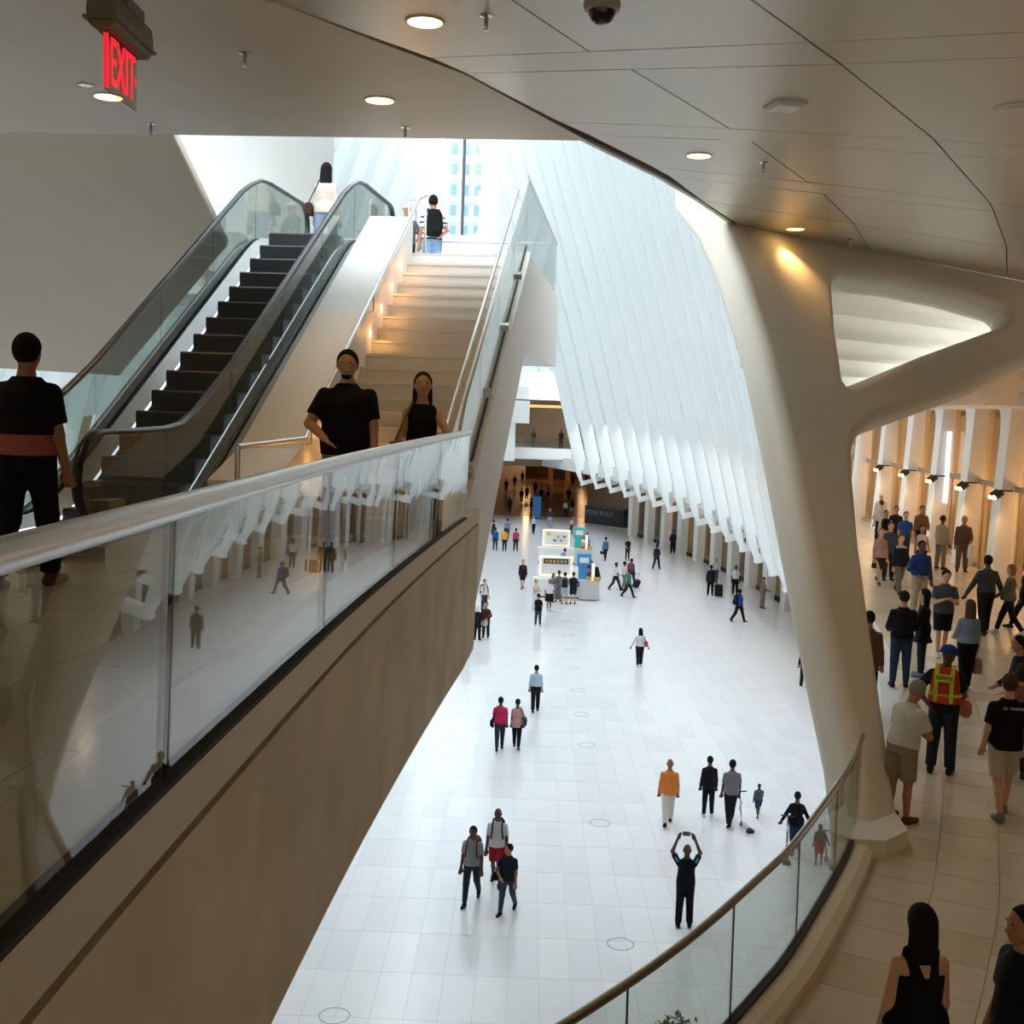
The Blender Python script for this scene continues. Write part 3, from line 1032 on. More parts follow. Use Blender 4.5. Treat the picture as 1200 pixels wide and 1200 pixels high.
joints = [-3.4, -1.5, 0.45, 2.52, 4.45, 6.45, 8.65, 10.85]
for a, b in zip(joints[:-1], joints[1:]):
    rings = []
    for k in range(6):
        y = a + 0.008 + (b - a - 0.016) * k / 5
        z0, z1 = lp_z(y, 9.64, 9.44) - 0.02, 10.235
        rings.append([lp_at(y, dx) + Vector((0, 0, z)) - BO for dx, z in ((-0.035, z0), (-0.02, z0), (-0.005, z1), (-0.02, z1))])
    MB().sweep(rings).build('glass_pane', M_GLASS, bal)
for y in joints[1:]:
    z0 = lp_z(y, 9.64, 9.44)
    MB().tube([lp_at(y, -0.026) + Vector((0, 0, z0)) - BO, lp_at(y, -0.012) + Vector((0, 0, 10.23)) - BO], 0.006, 6).build('pane_joint', M_DARK, bal)
MB().sweep([[lp_at(y, dx) + Vector((0, 0, lp_z(y, 9.64, 9.44) + dz)) - BO for dx, dz in ((-0.06, 0), (0.0, 0), (0.0, 0.014), (-0.06, 0.014))] for y in [-3.4 + 14.2 * k / 40 for k in range(41)]]).build('glass_channel', M_DARK, bal)
MB().tube([lp_at(y, -0.01) + Vector((0, 0, 10.255)) - BO for y in [-3.4 + 14.25 * k / 60 for k in range(61)]], 0.029, 14).build('handrail', M_RAIL, bal, smooth=True)

# ------------------------------------------------------------------ staircase
NST, RISE, RUN = 20, 0.173, 0.29
S0 = 11.0
stair = empty('staircase', st(S0, -2.7, Z_LAND), label='straight white stone staircase climbing beside the escalator', cat='staircase')
SO = st(S0, -2.7, Z_LAND)
M_STEPSTONE = mat('stair_stone', '#d8d3cc', 0.35, noise=0.05, nscale=3.0)
TL0, TR0 = -3.35, -2.0


def nose(s):
    return Z_LAND + (s - S0) / RUN * RISE + RISE


def slab_st(poly, t0, t1, m, name, parent, org, smooth=False):
    """plate in the climbing plane: poly of (s, z), between t0 and t1"""
    n = len(poly)
    vs = [st(s, t0, z) - org for s, z in poly] + [st(s, t1, z) - org for s, z in poly]
    fs = [tuple(range(n - 1, -1, -1)), tuple(range(n, 2 * n))] + [(i, (i + 1) % n, n + (i + 1) % n, n + i) for i in range(n)]
    return MB().add(vs, fs).build(name, m, parent, smooth=smooth)


step0 = None
for i in range(NST):
    s, z = S0 + RUN * i, Z_LAND + RISE * (i + 1)
    if step0 is None:
        poly = [(S0, Z_LAND), (S0 + RUN + 0.03, Z_LAND), (S0 + RUN + 0.03, z), (S0 - 0.015, z), (S0 - 0.015, z - 0.03), (S0, z - 0.035)]
        o = step0 = slab_st(poly, TL0, TR0, M_STEPSTONE, 'step', stair, SO)
    else:
        o = link(bpy.data.objects.new('step', step0.data), stair)
    d = U * (RUN * i)
    o.location = (d.x, d.y, RISE * i)
slab_st([(10.35, Z_LAND), (S0, Z_LAND), (16.55, nose(16.55) - 0.4), (16.55, nose(16.5) + 0.52), (11.2, nose(11.2) + 0.52), (10.35, nose(10.9) + 0.42)], -3.98, TL0, M_WHITE, 'left_wall', stair, SO)
slab_st([(10.95, 9.2), (11.4, 8.05), (16.55, nose(16.5) - 1.15), (16.55, nose(16.5) + 0.06), (10.95, nose(10.95) + 0.06)], TR0, -1.64, M_WHITE, 'right_wall', stair, SO)
slab_st([(11.0, 8.6), (16.55, 11.6), (16.55, 12.2), (11.0, 9.19)], TL0, TR0, M_WHITE, 'under_slab', stair, SO)
# small oval step lamps in the left wall
for i in (1, 3, 10, 12, 14, 16):
    s = S0 + RUN * (i + 0.55)
    z = nose(s) + 0.16
    c = st(s, TL0 + 0.008, z) - SO
    N = 14
    r1 = [c + U * (0.028 * math.cos(2 * math.pi * k / N)) + Vector((0, 0, 0.05 * math.sin(2 * math.pi * k / N))) for k in range(N)]
    r0 = [p - V * 0.02 for p in r1]
    MB().sweep([r0, r1]).build('step_lamp', M_LAMP, stair)
    point_light('lamp_light', st(s, TL0 + 0.14, z) - SO, 1.6, '#ffb060', 0.04, stair)
# handrail on the left wall
hr = [(9.85, 10.02), (11.35, 10.02)] + [(s, nose(s) + 0.66) for s in (11.5, 13, 15, 16.6)] + [(17.2, 13.55), (17.9, 13.55)]
hr = [(9.25, 10.1), (11.2, 10.12), (11.5, nose(11.5) + 0.68), (13, nose(13) + 0.68), (15, nose(15) + 0.68), (16.7, nose(16.7) + 0.68), (17.3, 13.62)]
MB().tube([st(s, -3.3, z) - SO for s, z in hr], 0.024, 10).build('handrail', M_RAIL, stair, smooth=True)
MB().tube([st(9.25, -3.3, 10.1) - SO, st(9.25, -3.3, 9.2) - SO], 0.022, 8).build('handrail_post', M_RAIL, stair, smooth=True)
for s in (11.4, 14.0, 16.5):
    MB().tube([st(s, -3.3, nose(s) + 0.66) - SO, st(s, -3.3, nose(s) + 0.46) - SO, st(s, -3.36, nose(s) + 0.44) - SO], 0.008, 6).build('bracket', M_STEEL, stair)

srail = empty('stair_balustrade', st(11, -1.7, Z_LAND), label='glass balustrade with double steel rail up the open side of the stair', cat='balustrade')
RO = st(11, -1.7, Z_LAND)
gs = [11.0, 12.35, 13.75, 15.15, 16.6]
for a, b in zip(gs[:-1], gs[1:]):
    slab_st([(a + 0.006, nose(a) + 0.06), (b - 0.006, nose(b) + 0.06), (b - 0.006, nose(b) + 0.98), (a + 0.006, nose(a) + 0.98)], -1.728, -1.712, M_GLASS, 'glass_pane', srail, RO)
slab_st([(16.61, 12.66), (22.3, 12.66), (22.3, 13.66), (16.61, 13.80)], -1.728, -1.712, M_GLASS, 'glass_pane', srail, RO)
MB().tube([st(11.0, -1.72, 10.25) - RO] + [st(s, -1.72, nose(s) + 1.0) - RO for s in (11.3, 13, 15, 16.6)], 0.018, 8).build('cap_rail', M_RAIL, srail, smooth=True)
MB().tube([st(16.6, -1.72, nose(16.6) + 1.0) - RO, st(17.2, -1.72, 13.72) - RO, st(22.38, -1.72, 13.66) - RO], 0.018, 8).build('cap_rail', M_RAIL, srail, smooth=True)
MB().tube([st(11.05, -1.86, 10.25) - RO] + [st(s, -1.86, nose(s) + 0.86) - RO for s in (11.3, 13, 15, 16.6)], 0.023, 10).build('handrail', M_RAIL, srail, smooth=True)
slab_st([(10.95, nose(10.95) + 0.06), (16.6, nose(16.6) + 0.06), (16.6, nose(16.6) + 0.10), (10.95, nose(10.95) + 0.10)], -1.735, -1.705, M_DARK, 'glass_channel', srail, RO)
for s in (11.6, 12.9, 14.3, 15.6):
    slab_st([(s, nose(s) + 0.10), (s + 0.05, nose(s + 0.05) + 0.10), (s + 0.05, nose(s) + 0.21), (s, nose(s) + 0.17)], -1.78, -1.66, M_STEEL, 'clamp', srail, RO)

# ------------------------------------------------------------------ upper platform
plat = empty('floor_upper', (0, 0, 0), label='white upper landing slab at the head of the stair', cat='floor', kind='structure')
slab_st([(16.5, 11.32), (22.45, 11.32), (22.45, Z_UP), (16.5, Z_UP)], -5.95, -1.66, M_WHITE, 'slab', plat, Vector())
slab_st([(19.8, 12.3), (22.45, 12.3), (22.45, Z_UP), (19.8, Z_UP)], -9.5, -5.95, M_WHITE, 'side_slab', plat, Vector())
uprail = empty("upper_balustrade", st(22.4, -4, Z_UP), label='glass balustrade along the far edge of the upper landing', cat='balustrade')
UO = st(22.4, -4, Z_UP)
for a, b in ((-7.3, -5.6), (-5.58, -3.7), (-3.68, -1.75)):
    q = [st(22.4, a), st(22.4, b), st(22.415, b), st(22.415, a)]
    MB().prism([((p - UO).x, (p - UO).y) for p in q], 0, 0.98).build('glass_pane', M_CLEAR, uprail)
MB().tube([st(22.4, -7.3, 13.66) - UO, st(22.4, -1.72, 13.66) - UO], 0.025, 10).build('handrail', M_RAIL, uprail, smooth=True)
frame = empty('rail_frame', st(19.4, -4.0, Z_UP), label='square steel rail frame beside the pair on the upper landing', cat='rail')
MB().tube([st(0, 0, 0), st(0, 0, 1.25), st(0, 0.28, 1.25), st(0, 0.28, 0.0)], 0.022, 8).build('frame_tube', M_STEEL, frame, smooth=True)

# ------------------------------------------------------------------ escalator
ESC_L, ESC_R = -5.66, -4.2
EO = st(10, -5, Z_LAND)
esc = empty('escalator', EO, label='escalator with glass sides, black handrails and dark steps', cat='escalator')
SI0, SI1, ZR0, ZR1 = 10.46, 16.5, 10.2, 13.72


def rail_path(n=6):
    pts = []
    cx, r = 8.62, 0.36
    for k in range(9):
        a = -math.pi / 2 - math.pi * k / 8
        pts.append((cx + r * math.cos(a), ZR0 - r + r * math.sin(a)))
    pts += [(9.3, ZR0), (9.9, ZR0 + 0.01), (10.25, ZR0 + 0.05), (10.6, ZR0 + 0.17), (11.0, ZR0 + 0.36)]
    sl = (ZR1 - ZR0) / (SI1 - SI0)
    pts += [(s, ZR0 + (s - SI0) * sl) for s in (11.5, 13, 14.5, 15.9)]
    pts += [(16.3, ZR1 - 0.17), (16.7, ZR1 - 0.04), (17.1, ZR1), (18.6, ZR1)]
    cx = 18.75
    for k in range(9):
        a = math.pi / 2 - math.pi * k / 8
        pts.append((cx + r * math.cos(a), ZR1 - r + r * math.sin(a)))
    return pts


RP = rail_path()
ESL = (ZR1 - ZR0) / (SI1 - SI0)


def esz(s):
    """height of the line of the step noses"""
    return min(max(Z_LAND + (s - SI0) * ESL, Z_LAND), Z_UP + 0.06)


def rz_at(s):
    top = [p for p in RP[8:-8]]
    return float(np.interp(s, [p[0] for p in top], [p[1] for p in top]))


def soft(s):
    f = lambda x: esz(x)
    return (f(s - 0.35) + 2 * f(s) + f(s + 0.35)) / 4


M_ESCGLASS = glass('escalator_glass', '#d3dad6')
M_DECK = mat('deck_metal', '#c4c6c6', 0.35, metal=0.55)
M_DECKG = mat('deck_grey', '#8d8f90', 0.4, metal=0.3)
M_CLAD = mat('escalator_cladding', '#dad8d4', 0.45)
ssamp = [8.45, 8.7, 9.0, 9.4, 9.8, 10.1, 10.3, 10.5, 10.7, 11.0, 11.5, 12.5, 13.5, 14.5, 15.5, 16.0, 16.3, 16.6, 16.9, 17.3, 18.0, 18.9]
for side, t in ((-1, ESC_L), (1, ESC_R)):
    # handrail: flattened rubber tube
    rings = []
    for i, (s, z) in enumerate(RP):
        a, b = RP[max(i - 1, 0)], RP[min(i + 1, len(RP) - 1)]
        d = Vector((b[0] - a[0], b[1] - a[1])).normalized()
        nn = Vector((-d.y, d.x))
        rings.append([st(s + nn.x * 0.026 * math.sin(2 * math.pi * k / 10), t + 0.045 * math.cos(2 * math.pi * k / 10), z + nn.y * 0.026 * math.sin(2 * math.pi * k / 10)) - EO for k in range(10)])
    MB().sweep(rings).build('handrail', M_RUBBER, esc, smooth=True)
    # glass panes
    cutss = [8.35, 9.9, 11.55, 13.2, 14.85, 16.5, 19.0]
    for a, b in zip(cutss[:-1], cutss[1:]):
        xs = [a + 0.006 + (b - a - 0.012) * k / 8 for k in range(9)]
        lo = [(x, soft(x) + 0.13) for x in xs]
        hi = [(x, rz_at(x) - 0.015 - (0.10 if (x < 8.5 or x > 18.85) else 0)) for x in xs][::-1]
        slab_st(lo + hi, t - 0.006, t + 0.006, M_ESCGLASS, 'glass_pane', esc, EO)
    inn = -side
    # inner deck, led strip, skirt, outer deck, cladding
    def lane(t0, z0, t1, z1, th, m, name, sa=8.4, sb=18.9):
        rings = []
        for s in [x for x in ssamp if sa <= x <= sb]:
            z = soft(s)
            rings.append([st(s, t0, z + z0) - EO, st(s, t1, z + z1) - EO, st(s, t1, z + z1 - th) - EO, st(s, t0, z + z0 - th) - EO])
        return MB().sweep(rings).build(name, m, esc, smooth=True)
    lane(t + inn * 0.02, 0.15, t + inn * 0.05, 0.15, 0.03, M_RUBBER, 'glass_seal')
    lane(t + inn * 0.05, 0.16, t + inn * 0.205, 0.06, 0.03, M_DECK, 'inner_deck')
    lane(t + inn * 0.205, 0.065, t + inn * 0.218, 0.06, 0.03, M_LED, 'led_strip')
    lane(t + inn * 0.20, 0.04, t + inn * 0.23, 0.04, 0.45, M_RUBBER, 'skirt')
    lane(t - inn * 0.02, 0.15, t - inn * 0.16, 0.14, 0.03, M_DECKG, 'outer_deck')
    to = t - inn * 0.16
    poly = [(s, soft(s) + 0.14) for s in ssamp] + [(18.9, 11.5), (16.6, 11.5), (11.6, 8.6), (10.5, 8.5), (8.45, 8.5)]
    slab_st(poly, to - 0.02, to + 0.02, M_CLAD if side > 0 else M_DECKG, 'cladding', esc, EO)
    bx = slab_st([(8.62, 9.34), (8.86, 9.34), (8.92, 9.45), (8.9, 9.66), (8.62, 9.66)], t - 0.09, t + 0.09, mat('housing_beige', '#8f7d60', 0.5), 'inlet_box', esc, EO)
for s0, s1, z in ((7.9, 10.15, Z_LAND), (16.95, 19.2, Z_UP)):
    slab_st([(s0, z), (s1, z), (s1, z + 0.02), (s0, z + 0.02)], ESC_L + 0.2, ESC_R - 0.2, M_STEEL, 'floor_plate', esc, EO)
e0 = None
for i in range(16):
    s = 10.4 + 0.4 * i
    if e0 is None:
        r = 0.4 * ESL
        poly = [(s, esz(10.8) - r), (s + 0.42, esz(10.8) - r - 0.1), (s + 0.42, esz(10.8)), (s + 0.015, esz(10.8)), (s, esz(10.8) - 0.02)]
        e0 = o = slab_st(poly, ESC_L + 0.235, ESC_R - 0.235, M_STEP, 'step', esc, EO)
    else:
        o = link(bpy.data.objects.new('step', e0.data), esc)
    d = U * (0.4 * i)
    o.location = (d.x, d.y, 0.4 * ESL * i)
slab_st([(10.0, 8.5), (16.9, 11.5), (16.9, 12.4), (10.0, 8.8)], ESC_L + 0.1, ESC_R - 0.1, M_RUBBER, 'truss', esc, EO)
for s, z in ((12.6, 0.44), (12.55, 0.30), (12.2, 0.52)):
    zz = soft(s) + z
    slab_st([(s, zz), (s + 0.16, zz + 0.02), (s + 0.16, zz + 0.07), (s, zz + 0.05)], ESC_R + 0.007, ESC_R + 0.012, M_STEEL, 'safety_tag', esc, EO)

# ------------------------------------------------------------------ ceiling fittings
M_TRIM = mat('lamp_trim', '#cfc9bb', 0.4)
for (px, py), lab, lit in [((127, 113), 'round warm downlight just under the exit sign', 1), ((445, 117), 'round warm downlight in the flat soffit above the stair', 1), ((498, 25), 'round warm downlight beside the sprinkler on the nearest metal panel', 1),
                      ((819, 182), 'round warm downlight above the left flank of the forked column', 1), ((932, 268), 'round warm downlight that brightens the forked column', 1)]:
    p = on_level(px, py, Z_CEIL)
    r = empty('downlight', p, label=lab, cat='lamp', group='round ceiling downlights')
    tr_ = MB().lathe([(0.17, 0.0), (0.17, -0.012), (0.15, -0.014), (0.15, 0.0)], 24).build('trim_ring', M_TRIM, r, smooth=True)
    MB().lathe([(0.148, 0.0), (0.148, -0.008), (0.0005, -0.008)], 24).build('lamp_disc', M_LAMP, tr_)
    sp_ = spot_light('lamp_light', (0, 0, -0.03), 70 if py != 268 else 80, '#ffc67e', 95, 0.8, None, 0.1, r)
# unseen downlights, added over the balcony and behind the viewpoint to brighten the foreground
for k, (x, y) in enumerate([(3.5, 8.0), (6.5, 11.5), (9.5, 15.5), (12.0, 19.5), (7.0, 6.5), (10.5, 10.0), (13.5, 14.0), (3.5, 3.0), (-4.5, 7.5), (-4.5, 2.5), (-1.5, -1.5), (4.0, -3.0)]):
    r = empty('downlight', (x, y, Z_CEIL), label='unseen warm downlight added to brighten the foreground', cat='lamp', group='added unseen downlights')
    MB().lathe([(0.148, 0.0), (0.148, -0.008), (0.0005, -0.008)], 16).build('lamp_disc', M_LAMP, r)
    spot_light('lamp_light', (0, 0, -0.03), 60, '#ffd3a0', 140, 0.8, None, 0.1, r)
for (px, py), lab, mm in [((287, 62), 'small sprinkler on the soffit between sign and panels', 0), ((177, 145), 'small sprinkler on the soffit below the exit sign', 0), ((475, 149), 'small sprinkler near the far edge of the soffit', 0),
                      ((570, 18), 'chrome sprinkler beside the downlight on the nearest panel', 0), ((895, 190), 'chrome sprinkler on the panel above the column', 0), ((100, 99), 'flat diamond sprinkler cover left of the exit sign', 1), ((996, 280), 'tiny sprinkler on the panel row touching the column', 0)]:
    p = on_level(px, py, Z_CEIL)
    r = empty('sprinkler', p, label=lab, cat='sprinkler', group='ceiling sprinklers')
    if mm:
        MB().lathe([(0.09, 0.0), (0.09, -0.015), (0.03, -0.03), (0.0005, -0.03)], 8).build('cover_plate', M_STEEL, r)
    else:
        MB().lathe([(0.06, 0.0), (0.06, -0.008), (0.02, -0.02), (0.016, -0.07), (0.022, -0.09), (0.01, -0.12)], 12).build('stem', M_STEEL, r, smooth=True)
        MB().lathe([(0.03, -0.12), (0.03, -0.126), (0.001, -0.126)], 10).build('deflector', M_STEEL, r)
p = on_level(706, -2, Z_CEIL)
r = empty('security_camera', p, label='dome security camera with dark glass at the ceiling', cat='camera')
MB().lathe([(0.14, 0.0), (0.15, -0.05), (0.14, -0.09), (0.115, -0.1)], 24).build('housing', mat('camera_grey', '#9a9587', 0.5), r, smooth=True)
MB().lathe([(0.11, -0.09), (0.105, -0.13), (0.08, -0.175), (0.04, -0.198), (0.001, -0.203)], 24).build('dome', mat('smoked_dome', '#15161a', 0.08), r, smooth=True)
p = on_level(920, 122, Z_CEIL)
r = empty('beam_detector', p, rz=0.25, label='flat rectangular detector box on the metal ceiling panel', cat='detector')
MB().box((0, 0, -0.015), (0.34, 0.34, 0.03)).build('base_plate', M_TRIM, r)
MB().box((0.0, 0, -0.04), (0.27, 0.27, 0.025)).build('cover', M_WHITE, r)
p = on_level(1192, 126, Z_CEIL)
r = empty('smoke_detector', p, label='round white smoke detector at the right edge of the ceiling', cat='detector')
MB().lathe([(0.23, 0.0), (0.23, -0.015), (0.15, -0.02), (0.14, -0.035), (0.001, -0.04)], 24).build('body', M_TRIM, r, smooth=True)

# exit sign
r = empty('exit_sign', (-1.66, 4.66, 11.765), label='hanging exit sign with glowing red letters on clear plate', cat='sign')
M_RED = mat('red_letters', '#ff2a3a', 0.4, emit='#ff1830', estr=1.0)
M_HOUS = mat('sign_housing', '#6d6656', 0.5, metal=0.2)
pl_ = MB().box((0, 0, 0), (0.008, 0.34, 0.215)).build('clear_plate', glass('acrylic', '#dad6cc'), r)
text_obj('letters', 'EXIT', 0.2, (0.008, 0.0, -0.002), (0, 1, 0), (0, 0, 1), M_RED, pl_, sx=0.68, sy=1.28)
MB().box((0.0, -0.163, 0), (0.014, 0.014, 0.2)).build('red_edge', M_RED, pl_)
MB().hexa([(0.006, 0.14, -0.02), (0.009, 0.14, -0.02), (0.009, 0.155, 0), (0.006, 0.155, 0), (0.006, 0.14, 0.02), (0.009, 0.14, 0.02), (0.009, 0.157, 0.002), (0.006, 0.157, 0.002)]).build('arrow', M_RED, pl_)
hp = fillet([(-0.045, 0), (0.045, 0), (0.06, 0.06), (0.05, 0.13), (-0.05, 0.13), (-0.06, 0.06)], 0.02)
ho_ = MB().sweep([[(a, y, 0.108 + b) for a, b in hp] for y in (-0.21, 0.21)]).build('housing', M_HOUS, r)
MB().box((0, 0, 0.14), (0.13, 0.46, 0.012)).build('flange', M_HOUS, ho_)
MB().box((0, 0.07, 0.265), (0.07, 0.2, 0.04)).build('canopy', M_HOUS, ho_)
MB().tube([(0, 0.07, 0.27), (0, 0.07, 1.95)], 0.013, 10).build('pole', M_HOUS, r, smooth=True)

# track spots along the balcony shops
SPOTN = ['nearest the right picture edge', 'second from the right picture edge', 'third from the right picture edge', 'fourth from the right picture edge', 'fifth from the right picture edge', 'deepest along the row']
for k in range(2, 8):
    Y = shop_y[k] - 0.55
    X = sx(Y) - 0.35
    r = empty('track_spot', (X, Y, 8.55), label='pair of black spotlights over the balcony shops, ' + SPOTN[k - 2], cat='lamp', group='spotlights along the balcony shops')
    MB().box((0.2, 0, 0.03), (0.5, 0.05, 0.05)).build('arm', M_DARK, r)
    for dy in (-0.16, 0.16):
        hd_ = MB().tube([(0.08, dy, 0.0), (-0.12, dy, -0.16)], 0.10, 12).build('head', M_RUBBER, r, smooth=True)
        MB().ball((-0.13, dy, -0.17), 0.07, 10).build('bulb', M_LAMP, hd_, smooth=True)
    spot_light('lamp_light', (-0.25, 0, -0.3), 35, '#ffcb85', 120, 0.7, None, 0.1, r)

# ------------------------------------------------------------------ kiosks, desk and banners on the main floor
M_KW = mat('kiosk_white', '#eceae6', 0.4)
M_KGREY = mat('kiosk_grey', '#c9c7c4', 0.5)
M_GLOW = mat('lit_panel', '#fff6e4', 0.5, emit='#fff2dc', estr=0.4)
M_CORAL = mat('coral_print', '#b5544c', 0.5)
M_GOLD = mat('gold_print', '#c9a24a', 0.5)
M_PURP = mat('purple_print', '#3a3558', 0.5)


def kiosk(x, y, color, label, posters):
    r = empty('kiosk', (x, y, 0), label=label, cat='kiosk')
    MB().prism(fillet([(-1.35, -0.45), (1.35, -0.45), (1.35, 0.6), (-1.35, 0.6)], 0.1), 0.08, 1.05).build('counter', M_KW, r)
    MB().box((0, 0.05, 0.04), (2.6, 0.95, 0.08)).build('plinth', M_DARK, r)
    MB().prism(fillet([(1.2, -0.95), (2.3, -0.95), (2.3, 0.4), (1.2, 0.4)], 0.12), 0.06, 1.1).build('display_block', M_KGREY, r)
    for k in range(3):
        MB().box((-0.9 + 0.9 * k, -0.456, 0.55), (0.86, 0.012, 0.85)).build('front_panel', M_KW, r)
    fr2 = Matrix(((1, 0, 0, -0.1), (0, 0, -1, 0.45), (0, 1, 0, 1.1), (0, 0, 0, 1)))
    bevelled_outline('back_frame', [fillet([(-0.95, 0), (0.95, 0), (0.95, 1.15), (-0.95, 1.15)], 0.06), fillet([(-0.83, 0.1), (0.83, 0.1), (0.83, 1.03), (-0.83, 1.03)], 0.04)], 0.12, 0.02, fr2, M_GLOW, r, 1)
    bb_ = MB().box((-0.1, 0.48, 1.68), (1.66, 0.03, 0.92)).build('back_board', M_KW, r)
    if posters == 'dark':
        nb_ = MB().box((-0.1, 0.44, 1.95), (1.4, 0.03, 0.28)).build('name_board', M_PURP, r)
        for k in range(6):
            MB().box((-0.62 + 0.21 * k, 0.42, 1.95), (0.14, 0.02, 0.16)).build('name_letter', M_GOLD, nb_)
    else:
        MB().lathe([(0.15, 0), (0.15, 0.03), (0.001, 0.03)], 16, (0, 0, 0)).build('yellow_ball_sign', mat('yellow_print', '#f2d23c', 0.5), r)
        r.children[-1].location = (-0.62, 0.46, 1.95)
        r.children[-1].rotation_euler = (math.pi / 2, 0, 0)
        for k in range(4):
            MB().box((-0.2 + 0.22 * k, 0.36, 1.5 + 0.28 * (k % 2)), (0.16, 0.12, 0.10)).build('goods', [M_DARK, M_GOLD, M_CORAL, M_PURP][k], bb_)
    # tall sign tower
    MB().box((1.45, -0.1, 1.45), (0.6, 0.2, 1.1)).build('tower', color, r)
    sh_ = MB().box((1.45, -0.1, 2.15), (0.78, 0.3, 0.72)).build('sign_head', color, r)
    MB().box((1.45, -0.26, 2.16), (0.52, 0.02, 0.3)).build('sign_plate', M_WHITE, sh_)
    ps_ = MB().box((1.95, -0.6, 1.55), (0.16, 0.3, 0.95)).build('poster_stand', M_GLOW, r)
    for k in range(4):
        MB().box((1.72, -0.70, 1.22 + 0.22 * k), (0.26, 0.06, 0.18)).build('poster', [M_GOLD, M_PURP, M_CORAL, M_PURP][k] if posters == 'dark' else [M_CORAL, M_GOLD, M_WHITE, M_CORAL][k], ps_)
    MB().box((2.15, -0.85, 1.2), (0.34, 0.25, 0.2)).build('leaflet_rack', M_GOLD, r)
    return r


kiosk(1.9, 64.2, mat('sign_blue', '#3f93cf', 0.4), 'white kiosk with tall blue sign and gold lettered board', 'dark')
kiosk(2.25, 78.6, mat('sign_teal', '#3fb3b1', 0.4), 'white kiosk with tall teal sign and bright display frame', 'light')
r = empty('information_desk', (7.55, 106.3, 0), rz=-0.82, label='dark grey desk with lettered front near the passage', cat='desk')
MB().box((0, 0, 0.8), (4.9, 1.0, 1.6)).build('counter', mat('desk_dark', '#2c2d30', 0.5), r)
MB().box((0, 0.0, 1.64), (5.0, 1.15, 0.08)).build('worktop', mat('desk_top', '#55534f', 0.4), r)
text_obj('front_letters', 'POSH BUILD', 0.62, (-0.55, -0.51, 1.05), (1, 0, 0), (0, 0, 1), mat('desk_letters', '#8d8d8d', 0.6), r)
r = empty('standing_banner', tuple(on_level(629, 608, 0)), label='narrow bright blue banner standing at the passage mouth', cat='banner')
MB().box((0, 0, 1.1), (0.75, 0.08, 2.1)).build('panel', mat('banner_blue', '#1f7fc0', 0.5), r)
MB().box((0, 0, 0.03), (0.85, 0.4, 0.06)).build('foot', M_DARK, r)

# potted plant below the balcony glass
pp = on_level(795, 1192, 1.9)
r = empty('potted_plant', (pp.x, pp.y, 0), label='bushy dark potted plant seen through the balcony glass', cat='plant')
MB().lathe([(0.28, 0.0), (0.36, 0.6), (0.38, 0.62), (0.34, 0.62), (0.32, 0.55)], 20).build('pot', M_KGREY, r, smooth=True)
for a in range(6):
    th = a * 1.05
    MB().tube([(0.05 * math.cos(th), 0.05 * math.sin(th), 0.5), (0.16 * math.cos(th), 0.16 * math.sin(th), 1.1), (0.28 * math.cos(th), 0.28 * math.sin(th), 1.65)], 0.02, 6).build('stem', M_BROWN, r)
leaf = MB()
rl = random.Random(9)
for k in range(420):
    th, ph = rl.uniform(0, 6.283), math.acos(rl.uniform(-0.6, 1))
    rad = 0.42 * rl.uniform(0.55, 1)
    c = Vector((rad * math.sin(ph) * math.cos(th), rad * math.sin(ph) * math.sin(th), 1.5 + rad * math.cos(ph)))
    d = Vector((rl.uniform(-1, 1), rl.uniform(-1, 1), rl.uniform(-0.6, 0.8))).normalized()
    e1 = d.cross(Vector((0.3, 0.2, 1))).normalized()
    nn = d.cross(e1)
    L = rl.uniform(0.07, 0.12)
    leaf.add([c, c + d * L * 0.5 + e1 * L * 0.3 + nn * 0.01, c + d * L, c + d * L * 0.5 - e1 * L * 0.3 + nn * 0.01], [(0, 1, 2, 3)])
tag(leaf.build('leaves', mat('plant_leaf', '#3d4436', 0.5), r, fix=False), kind='stuff')

